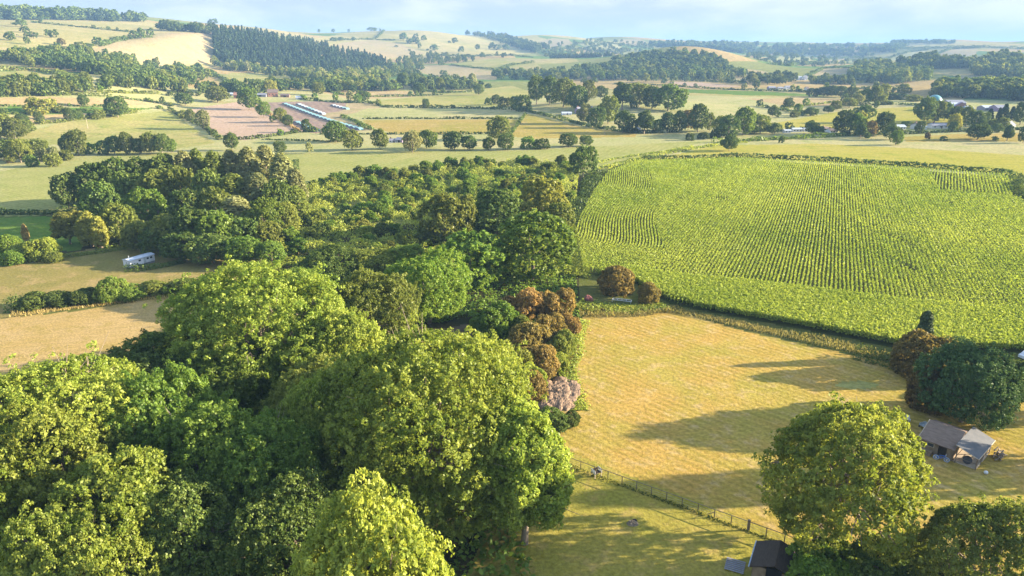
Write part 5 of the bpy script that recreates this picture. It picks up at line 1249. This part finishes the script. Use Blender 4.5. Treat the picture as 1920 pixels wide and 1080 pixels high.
# slatted feeder stand in the paddock
def feeder():
    p = at(1118, 893); t = empty('feeder', tuple(p), RAD(30)); tag(t, 'small pale slatted wooden feeder standing on legs by the fence', 'feeder')
    for x, y in ((-.55, -.4), (.55, -.4), (.55, .4), (-.55, .4)):
        m = MB(); m.box((x, y, .6), (.09, .09, 1.2)); m.build('leg', M['palewood'], t)
    for sx in (-.6, .6):
        m = MB()
        for z in (.75, .98, 1.2): m.box((sx, 0, z), (.06, 1.0, .13))
        m.build('slats', M['cover'], t)
    m = MB(); m.box((0, 0, .7), (1.1, .75, .05)); m.box((0, .42, .95), (1.1, .05, .4)); m.build('tray', M['darkwood'], t)
feeder()
def mound(name, label, cat, p, rx, ry, h, mat, seed, n=26, rough=.25):
    r = np.random.default_rng(seed); V = []; Q = []
    for i in range(n):
        for j in range(n):
            u, v = i / (n - 1) * 2 - 1, j / (n - 1) * 2 - 1
            x = u * math.sqrt(1 - v * v / 2); y = v * math.sqrt(1 - u * u / 2); k = max(0, 1 - x * x - y * y)
            z = h * k ** .6 * (1 + rough * (1.3 * math.sin(x * 7 + seed) * math.sin(y * 8 + 2 * x) + r.normal(0, .8)))
            V.append((x * rx, y * ry, z - .03))
    for i in range(n - 1):
        for j in range(n - 1): Q.append((i * n + j, (i + 1) * n + j, (i + 1) * n + j + 1, i * n + j + 1))
    o = obj(name, mesh_np(name, np.array(V), np.array(Q)), mat, None, tuple(p))
    return tag(o, label, cat)
heap()
mound('earth_mound', 'little bare earth mound with a burrow in the paddock grass', 'mound', at(1186, 982), .8, .6, .35, M['earth'], 5)
mb = MB(); mb.bar((0, 0, 0), (0, 0, .04), .34, 12); o = mb.build('burrow', M['black'], None, loc=tuple(at(1190, 977)), rot=(RAD(25), 0, 0)); tag(o, 'dark round burrow mouth on top of the little earth mound', 'burrow')
import bmesh
def ball(name, label, cat, p, r, mat, sz=(1, 1, 1)):
    me = bpy.data.meshes.new(name); bm = bmesh.new(); bmesh.ops.create_uvsphere(bm, u_segments=20, v_segments=12, radius=r); bm.to_mesh(me); bm.free()
    for q in me.polygons: q.use_smooth = True
    o = obj(name, me, mat, None, (p[0], p[1], p[2] + r * sz[2]), scale=sz); return tag(o, label, cat)
ball('ball', 'white ball lying on the shaded lawn beside the shed', 'ball', at(1848, 889), .28, M['white'])
ball('feed_sack', 'plump white and blue sack on the grass between the ash tree and shed', 'sack', at(1719, 834), .42, M['tarp'], (1.2, .8, .6))
# clutter beneath the thorn tree
def chair(x, y, lab, rz):
    p = at(x, y); t = empty('garden_chair', tuple(p), rz); tag(t, lab, 'chair')
    m = MB(); m.box((0, 0, .42), (.6, .6, .06)); m.build('seat', M['white'], t)
    m = MB(); m.box((0, .32, .85), (.6, .06, .85), 0, (-.15, 0)); m.build('backrest', M['white'], t)
    for sx in (-.26, .26):
        for sy in (-.26, .26):
            q = MB(); q.box((sx, sy, .2), (.06, .06, .4)); q.build('leg', M['white'], t)
chair(1692, 796, 'white garden chair under the thorn tree, farther from the shed', .6)
chair(1702, 790, 'white garden chair under the thorn tree, nearer the dark clutter', 2.2)
def trolley(x, y):
    p = at(x, y); t = empty('garden_trolley', tuple(p), .4); tag(t, 'small pale garden trolley in the shade behind the shed', 'trolley')
    m = MB(); m.box((0, 0, .5), (1.3, .8, .06)); m.box((0, .4, .68), (1.3, .05, .32)); m.box((0, -.4, .68), (1.3, .05, .32)); m.box((.65, 0, .68), (.05, .76, .32)); m.build('tray', M['cover'], t)
    for sx in (-.45, .45):
        for sy in (-.47, .47):
            q = MB(); q.bar((sx, sy - .05, .24), (sx, sy + .05, .24), .24, 12); q.build('wheel', M['rubber'], t)
    m = MB(); m.bar((-.65, 0, .5), (-1.3, 0, 1.0), .03, 6); m.build('handle', M['metal'], t)
trolley(1732, 802)
def tarpaulin():
    p = at(1634, 792)
    mound('tarpaulin', 'pale blue tarpaulin over a low pile behind the big ash tree', 'tarpaulin', p, 1.6, 1.0, .6, M['tarp'], 9, 18, .2)
tarpaulin()
# frame at the meadow top
def coldframe():
    p = at(1166, 566); t = empty('plant_frame', tuple(p), RAD(-20)); tag(t, 'low white plant frame in the weeds below the brown hawthorns', 'plant frame')
    m = MB()
    for y in (-.6, .6): m.box((0, y, .55), (4.6, .09, .12))
    for x in (-2.3, -1.1, 0, 1.1, 2.3): m.box((x, 0, .55), (.09, 1.12, .1))
    m.build('frame', M['white'], t)
    for x in (-2.3, 2.3):
        for y in (-.6, .6): q = MB(); q.box((x, y, .25), (.09, .09, .5)); q.build('leg', M['white'], t)
coldframe()
p = at(1925, 684)
def car(p, rz, lab):
    t = empty('parked_car', tuple(p), rz); tag(t, lab, 'car')
    b = MB(); b.prism([(-2.1, .3), (-2.1, .85), (-1.6, .95), (-1.0, 1.42), (.5, 1.45), (1.2, .98), (2.0, .85), (2.1, .5), (2.1, .3)], 'y', -.85, .85); b.build('body', M['white'], t)
    g = MB(); g.box((-.25, .86, 1.18), (1.6, .03, .34)); g.box((-.25, -.86, 1.18), (1.6, .03, .34)); g.build('window', M['glass'], t)
    for x in (-1.3, 1.3):
        for y in (-.82, .82): q = MB(); q.bar((x, y - .1, .32), (x, y + .1, .32), .32, 14); q.build('wheel', M['rubber'], t)
car(at(1930, 672), .3, 'white car parked at the picture edge beyond the dark shrub')

# long white caravan in the meadow
def caravan():
    a = at(244, 505); b = at(293, 491)
    rz = math.atan2(b[1] - a[1], b[0] - a[0]); ln = float(np.linalg.norm(b - a)); ln = ln * .95
    t = empty('caravan', tuple((a + b) / 2), rz); tag(t, 'long white static caravan with a pale grey roof in the dry meadow', 'caravan')
    m = MB(); m.box((0, 1.5, 1.5), (ln, 2.8, 1.9)); m.build('body', M['white'], t)
    r = MB(); r.prism([(-.15, 2.42), (1.5, 2.75), (3.15, 2.42), (3.15, 2.34), (-.15, 2.34)], 'x', -ln / 2 - .15, ln / 2 + .15); r.build('roof', M['metal'], t)
    for x in (-.1, .22, .36):
        w = MB(); w.box((x * ln, .08, 1.75), (.7, .05, .55)); w.build('window', M['glass'], t)
    d = MB(); d.box((.1 * ln, .08, 1.4), (.7, .05, 1.7)); d.build('door', M['cover'], t)
    s = MB(); s.box((0, 1.5, .2), (ln - .3, 2.7, .4)); s.build('skirt', M['slate'], t)
    v = MB(); v.bar((-.38 * ln, 1.5, 2.9), (-.38 * ln, 1.5, 3.5), .07, 8); v.build('flue', M['metal'], t)
caravan()

# ------------------------------------------------------------------ turquoise covers over the beds (ends of the bed tunnels)
def covers():
    t = empty('bed_cover', (0, 0, 0)); 
    n = 9; out = [(1.15 * math.cos(math.pi * k / n), 1.9 * math.sin(math.pi * k / n)) for k in range(n + 1)]
    s = MB(); s.prism([(p, q) for p, q in out], 'y', .12, 3.6); me = s.build('cover', M['teal'], t)
    e = MB(); e.prism([(p * .93, q * .93) for p, q in out], 'y', 0, .1); e.build('opening', M['slate'], t)
    rows_ = [('longest cover row', (531, 196), (668, 243), 21, 'teal'), ('row beside the golden grass', (557, 197), (600, 214), 8, 'cover'), ('short far corner row', (622, 199), (646, 205), 5, 'cover'), ('row by the bare field', (553, 231), (588, 246), 6, 'teal')]
    first = True
    for where, (x1, y1), (x2, y2), k, m in rows_:
        A, E = at(x1, y1), at(x2, y2); rz = math.atan2(E[1] - A[1], E[0] - A[0]) 
        for i in range(k):
            x, y = A[:2] + (E[:2] - A[:2]) * i / (k - 1); z = float(zat(np.array(x), np.array(y)))
            if first: o = t; first = False
            else:
                o = t.copy(); COL.objects.link(o)
                for ch in list(t.children):
                    c = ch.copy(); COL.objects.link(c); c.parent = o
            o.location = (x, y, z); o.rotation_euler = (0, 0, rz + .1)
            sc_ = float(np.linalg.norm(E[:2] - A[:2])) / (k - 1) / 2.6
            o.scale = (max(.8, sc_ * 1.0), 1.1, .95)
            for ch in o.children:
                if ch.name.startswith('cover'):
                    ch.material_slots[0].link = 'OBJECT'; ch.material_slots[0].material = M['cover' if (m == 'cover' and i % 5 < 3) else 'teal']
            tag(o, f"{'white' if (m == 'cover' and i % 5 < 3) else 'turquoise'} arched cover, {ordinal(i)} from the farm end in the {where}", 'bed cover', 'arched covers over the planted beds')
covers()

# ------------------------------------------------------------------ houses and barns across the valley
def house(name, lab, x, y, wpx, hpx, wall, roof, rz=0.0, d=7.0, cat='house', win=3, chim=1, gable=.42):
    p = at(x, y); q = ppm(p); w = wpx / q; h = hpx / q
    t = empty(name, tuple(p), rz); tag(t, lab, cat)
    hw = h * (1 - gable)
    m = MB(); m.box((0, 0, hw / 2 - .3), (w, d, hw + .6))
    m.prism([(-d / 2, hw), (d / 2, hw), (0, h - .15)], 'x', -w / 2, w / 2); m.build('wall', M[wall], t)
    e = .35
    r = MB(); r.prism([(-d / 2 - e, hw - .2), (0, h), (d / 2 + e, hw - .2), (d / 2 + e, hw - .02), (0, h + .2), (-d / 2 - e, hw - .02)], 'x', -w / 2 - e, w / 2 + e)
    ro = r.build('roof', M[roof], t)
    for k in range(chim):
        c = MB(); c.box(((-.32 + .64 * k) * w, 0, h + .35), (.8, .7, 1.7)); c.build('chimney', M['brick'], ro)
    for k in range(win):
        g = MB(); g.box(((k + .5) / win * w - w / 2, -d / 2 - .03, hw * .55), (min(1.2, w / win * .45), .08, min(1.3, hw * .4))); g.build('window', M['glass'], t)
    if cat == 'house':
        g = MB(); g.box((w * .08, -d / 2 - .03, 1.0), (.95, .09, 2.0)); g.build('door', M['darkwood'], t)
    elif cat == 'barn':
        g = MB(); g.box((0, -d / 2 - .03, hw * .4), (w * .3, .09, hw * .8)); g.build('door', M['black'], t)
    return t
house('farmhouse', 'pale red farmhouse with brown roof at the top of the beds', 512, 181, 18, 13, 'brick', 'tile', .3)
house('barn', 'long low grey barn beside the pale red farmhouse', 488, 181, 24, 6, 'slate', 'slate', .1, 9, 'barn', 0, 0)
house('barn', 'low brown outbuilding between the farmhouse and the white van', 535, 182, 16, 6, 'brick', 'tile', .1, 6, 'barn', 0, 0)
house('farm_shed', 'small white shed at the head of the beds', 561, 186, 11, 6, 'white', 'metal', .2, 6, 'shed', 1, 0)
house('farmhouse', 'red-roofed cottage below the conifer wood at the lane bend', 444, 184, 9, 10, 'brick', 'brick', .2)
house('barn', 'white-roofed building behind the red-roofed cottage', 434, 179, 12, 5, 'render', 'metal', .1, 8, 'barn', 0, 0)
house('cottage', 'mauve gabled cottage among the lane trees', 1086, 213, 12, 12, 'purple', 'slate', .5)
house('cottage', 'pink-walled house half hidden behind the lane birch', 1104, 212, 12, 12, 'brick', 'slate', -.3)
house('bungalow', 'low white building with grey roof in the lane yard', 1062, 215, 18, 5, 'white', 'metal', .1, 6, 'house', 3, 0)
house('farm_shed', 'small white outhouse beside the dark lane oak', 1110, 216, 8, 6, 'white', 'slate', .3, 5, 'shed', 1, 0)
house('cottage', 'white cottage with blue-grey roof below the lane trees', 1192, 247, 9, 8, 'white', 'slate', .9)
house('cottage', 'small white cottage between two dark lane trees', 1222, 240, 7, 9, 'white', 'slate', .4)
house('farmhouse', 'white farmhouse in the valley beside the pale trees', 738, 266, 16, 6, 'white', 'slate', .1)
house('barn', 'mauve-roofed barn next to the white valley farmhouse', 752, 266, 14, 8, 'purple', 'slate', -.3, 7, 'barn', 0, 0)
house('long_barn', 'long white-roofed barn with dark sides beside the teal dome', 1768, 205, 50, 12, 'purple', 'cover', .06, 16, 'barn', 0, 0)
house('barn', 'grey-roofed barn behind the long white-roofed barn', 1787, 198, 32, 10, 'purple', 'slate', .06, 14, 'barn', 0, 0)
house('brick_barn', 'reddish gabled barn at the end of the long white-roofed barn', 1800, 206, 14, 14, 'brick', 'purple', 1.2, 10, 'barn', 0, 0)
house('barn', 'pale blue farm store beside the reddish gabled barn', 1813, 207, 13, 8, 'tarp', 'metal', .1, 10, 'barn', 0, 0)
house('barn', 'long pale-roofed poultry barn in the village trees', 1850, 206, 24, 8, 'slate', 'cover', .06, 12, 'barn', 0, 0)
house('barn', 'mauve barn at the far end of the village trees', 1872, 208, 22, 11, 'purple', 'slate', .06, 12, 'barn', 0, 0)
house('white_house', 'white gabled house beneath the tall village conifers', 1888, 242, 20, 14, 'white', 'slate', .5)
house('bungalow', 'pale-roofed bungalow farthest toward the caravans', 1684, 242, 20, 8, 'render', 'cover', .1)
house('bungalow', 'tan gabled bungalow between the two long bungalows', 1716, 241, 18, 11, 'render', 'tile', 1.0)
house('bungalow', 'long mauve-roofed bungalow behind the village hedge', 1758, 240, 32, 9, 'render', 'slate', .05)
house('garage', 'white flat garage beside the long mauve-roofed bungalow', 1730, 242, 8, 6, 'white', 'cover', .1, 5, 'shed', 0, 0, .2)
house('caravan', 'long white static caravan in the row below the sunny pasture', 1493, 247, 18, 7, 'white', 'metal', .1, 4, 'caravan', 3, 0, .25)
house('caravan', 'shorter white caravan at the open end of the caravan row', 1475, 249, 12, 6, 'white', 'cover', .1, 4, 'caravan', 2, 0, .25)
house('caravan', 'white caravan in the row nearest the dark bushes', 1510, 246, 9, 6, 'white', 'metal', .1, 4, 'caravan', 2, 0, .25)
house('cottage', 'tan cottage peeping out beside the big dark clump', 1546, 246, 12, 8, 'render', 'tile', .4)
house('cottage', 'white-fronted cottage touching the big dark clump', 1559, 248, 14, 7, 'white', 'tile', .1)
for k, (x, y, wp, hp, lab) in enumerate([(1446, 168, 14, 6, 'mauve house at the near end of the far village'), (1476, 167, 10, 6, 'white house in the middle of the far village'), (1462, 168, 10, 5, 'grey-roofed house second in the far village'), (1498, 150, 9, 7, 'white house on the slope above the far village'), (1509, 150, 6, 8, 'narrow white house beside the one on the slope'), (1512, 170, 5, 7, 'cream chapel-like house at the far end of the village')]):
    house('village_house', lab, x, y, wp, hp, ['purple', 'white', 'render', 'white', 'white', 'render'][k], ['slate', 'slate', 'slate', 'cover', 'slate', 'tile'][k], .2, 7, 'house', 2, 0)
ball('gas_dome', 'teal domed tank cover rising behind the long barn', 'dome', at(1751, 197) - np.array([0, 0, 2]), 7, M['dome'], (1, 1, .9))
# utility poles
def pole(x, y, hpx, lab):
    p = at(x, y); h = hpx / ppm(p); t = empty('utility_pole', tuple(p)); tag(t, lab, 'pole', 'utility poles of the valley')
    m = MB(); m.bar((0, 0, -.3), (0, 0, h), .2, 8, .13); m.build('shaft', M['palewood'], t)
    m = MB(); m.box((0, 0, h - .5), (1.8, .14, .14)); m.build('crossarm', M['post'], t)
pole(165, 241, 18, 'pale pole standing in the sloping pasture')
pole(1134, 252, 18, 'grey pole at the corner of the golden triangular pasture')
pole(482, 176, 12, 'thin pole beside the grey barn')
pole(733, 187, 12, 'pole among the pastures behind the lane hedge')
# ------------------------------------------------------------------ air, sky, sun, camera
def air():
    me = bpy.data.meshes.new('haze')
    x, y0, y1, z0, z1 = 9000, -400, 14500, -200, 260
    v = [(-x, y0, z0), (x, y0, z0), (x, y1, z0), (-x, y1, z0), (-x, y0, z1), (x, y0, z1), (x, y1, z1), (-x, y1, z1)]
    me.from_pydata(v, [], [(3, 2, 1, 0), (4, 5, 6, 7), (0, 1, 5, 4), (1, 2, 6, 5), (2, 3, 7, 6), (3, 0, 4, 7)])
    m, t = nt('haze_air')
    pv = N(t, 'ShaderNodeVolumePrincipled'); setin(pv, Density=HAZE, Anisotropy=.0); pv.inputs['Color'].default_value = HAZE_COL
    o = N(t, 'ShaderNodeOutputMaterial'); t.links.new(pv.outputs[0], o.inputs['Volume'])
    tag(obj('haze', me, m), 'pale blue haze filling the valley air', None, None, 'stuff')
HAZE, HAZE_COL = 1.35e-4, (.22, .385, .62, 1)
air()
w = bpy.data.worlds.new('World'); sc.world = w; w.use_nodes = True
t = w.node_tree; t.nodes.clear()
sky = N(t, 'ShaderNodeTexSky', sky_type='NISHITA'); sky.sun_disc = False
sky.sun_elevation = RAD(SUN_EL); sky.sun_rotation = RAD(90 - SUN_AZ); sky.altitude = 100; sky.air_density = 1.0; sky.dust_density = .6; sky.ozone_density = 2.0
tc = N(t, 'ShaderNodeTexCoord')
mp = N(t, 'ShaderNodeMapping'); t.links.new(tc.outputs['Generated'], mp.inputs[0]); mp.inputs['Scale'].default_value = (3.2, 3.2, 13)
n1 = noise(t, mp.outputs[0], 1.3, 6.0, .58, .3)
cl = ramp(t, n1, .42, .66)
sx = N(t, 'ShaderNodeSeparateXYZ'); t.links.new(tc.outputs['Generated'], sx.inputs[0])
bg = N(t, 'ShaderNodeBackground')
hs = N(t, 'ShaderNodeHueSaturation'); t.links.new(sky.outputs[0], hs.inputs['Color']); hs.inputs['Saturation'].default_value = .75
VEIL, CLOUD = (.92, 1.05, 1.14), (1.4, 1.43, 1.45)      # milky veil low in the sky, and the thin clouds in it
veil = mixc(t, cl, VEIL, CLOUD)
low = ramp(t, sx.outputs[2], .42, .16)
t.links.new(mixc(t, low, hs.outputs[0], veil), bg.inputs['Color'])
bg.inputs['Strength'].default_value = .125
o = N(t, 'ShaderNodeOutputWorld'); t.links.new(bg.outputs[0], o.inputs[0])
sl = bpy.data.lights.new('sun', 'SUN'); sl.energy = 5.0; sl.angle = RAD(.5); sl.color = (1.0, .86, .66)
so = bpy.data.objects.new('sun', sl); link(so)
sd = Vector((math.cos(RAD(SUN_EL)) * math.cos(RAD(SUN_AZ)), math.cos(RAD(SUN_EL)) * math.sin(RAD(SUN_AZ)), math.sin(RAD(SUN_EL))))
so.rotation_euler = sd.to_track_quat('Z', 'Y').to_euler(); so.location = (300, 0, 200)
cam = bpy.data.cameras.new('camera'); co = bpy.data.objects.new('camera', cam); link(co)
co.location = (0, 0, CAM_H); co.rotation_euler = (RAD(90) - PITCH, 0, 0)
cam.sensor_width = 36; cam.lens = 36 * F_PX / 1920; cam.clip_end = 30000; cam.clip_start = .5
sc.camera = co
sc.view_settings.view_transform = 'Standard'; sc.view_settings.look = 'None'; sc.view_settings.exposure = 2.52; sc.view_settings.gamma = 1
cy = sc.cycles
cy.max_bounces = 5; cy.diffuse_bounces = 2; cy.glossy_bounces = 1; cy.transmission_bounces = 2; cy.volume_bounces = 0; cy.transparent_max_bounces = 4
cy.caustics_reflective = False; cy.caustics_refractive = False
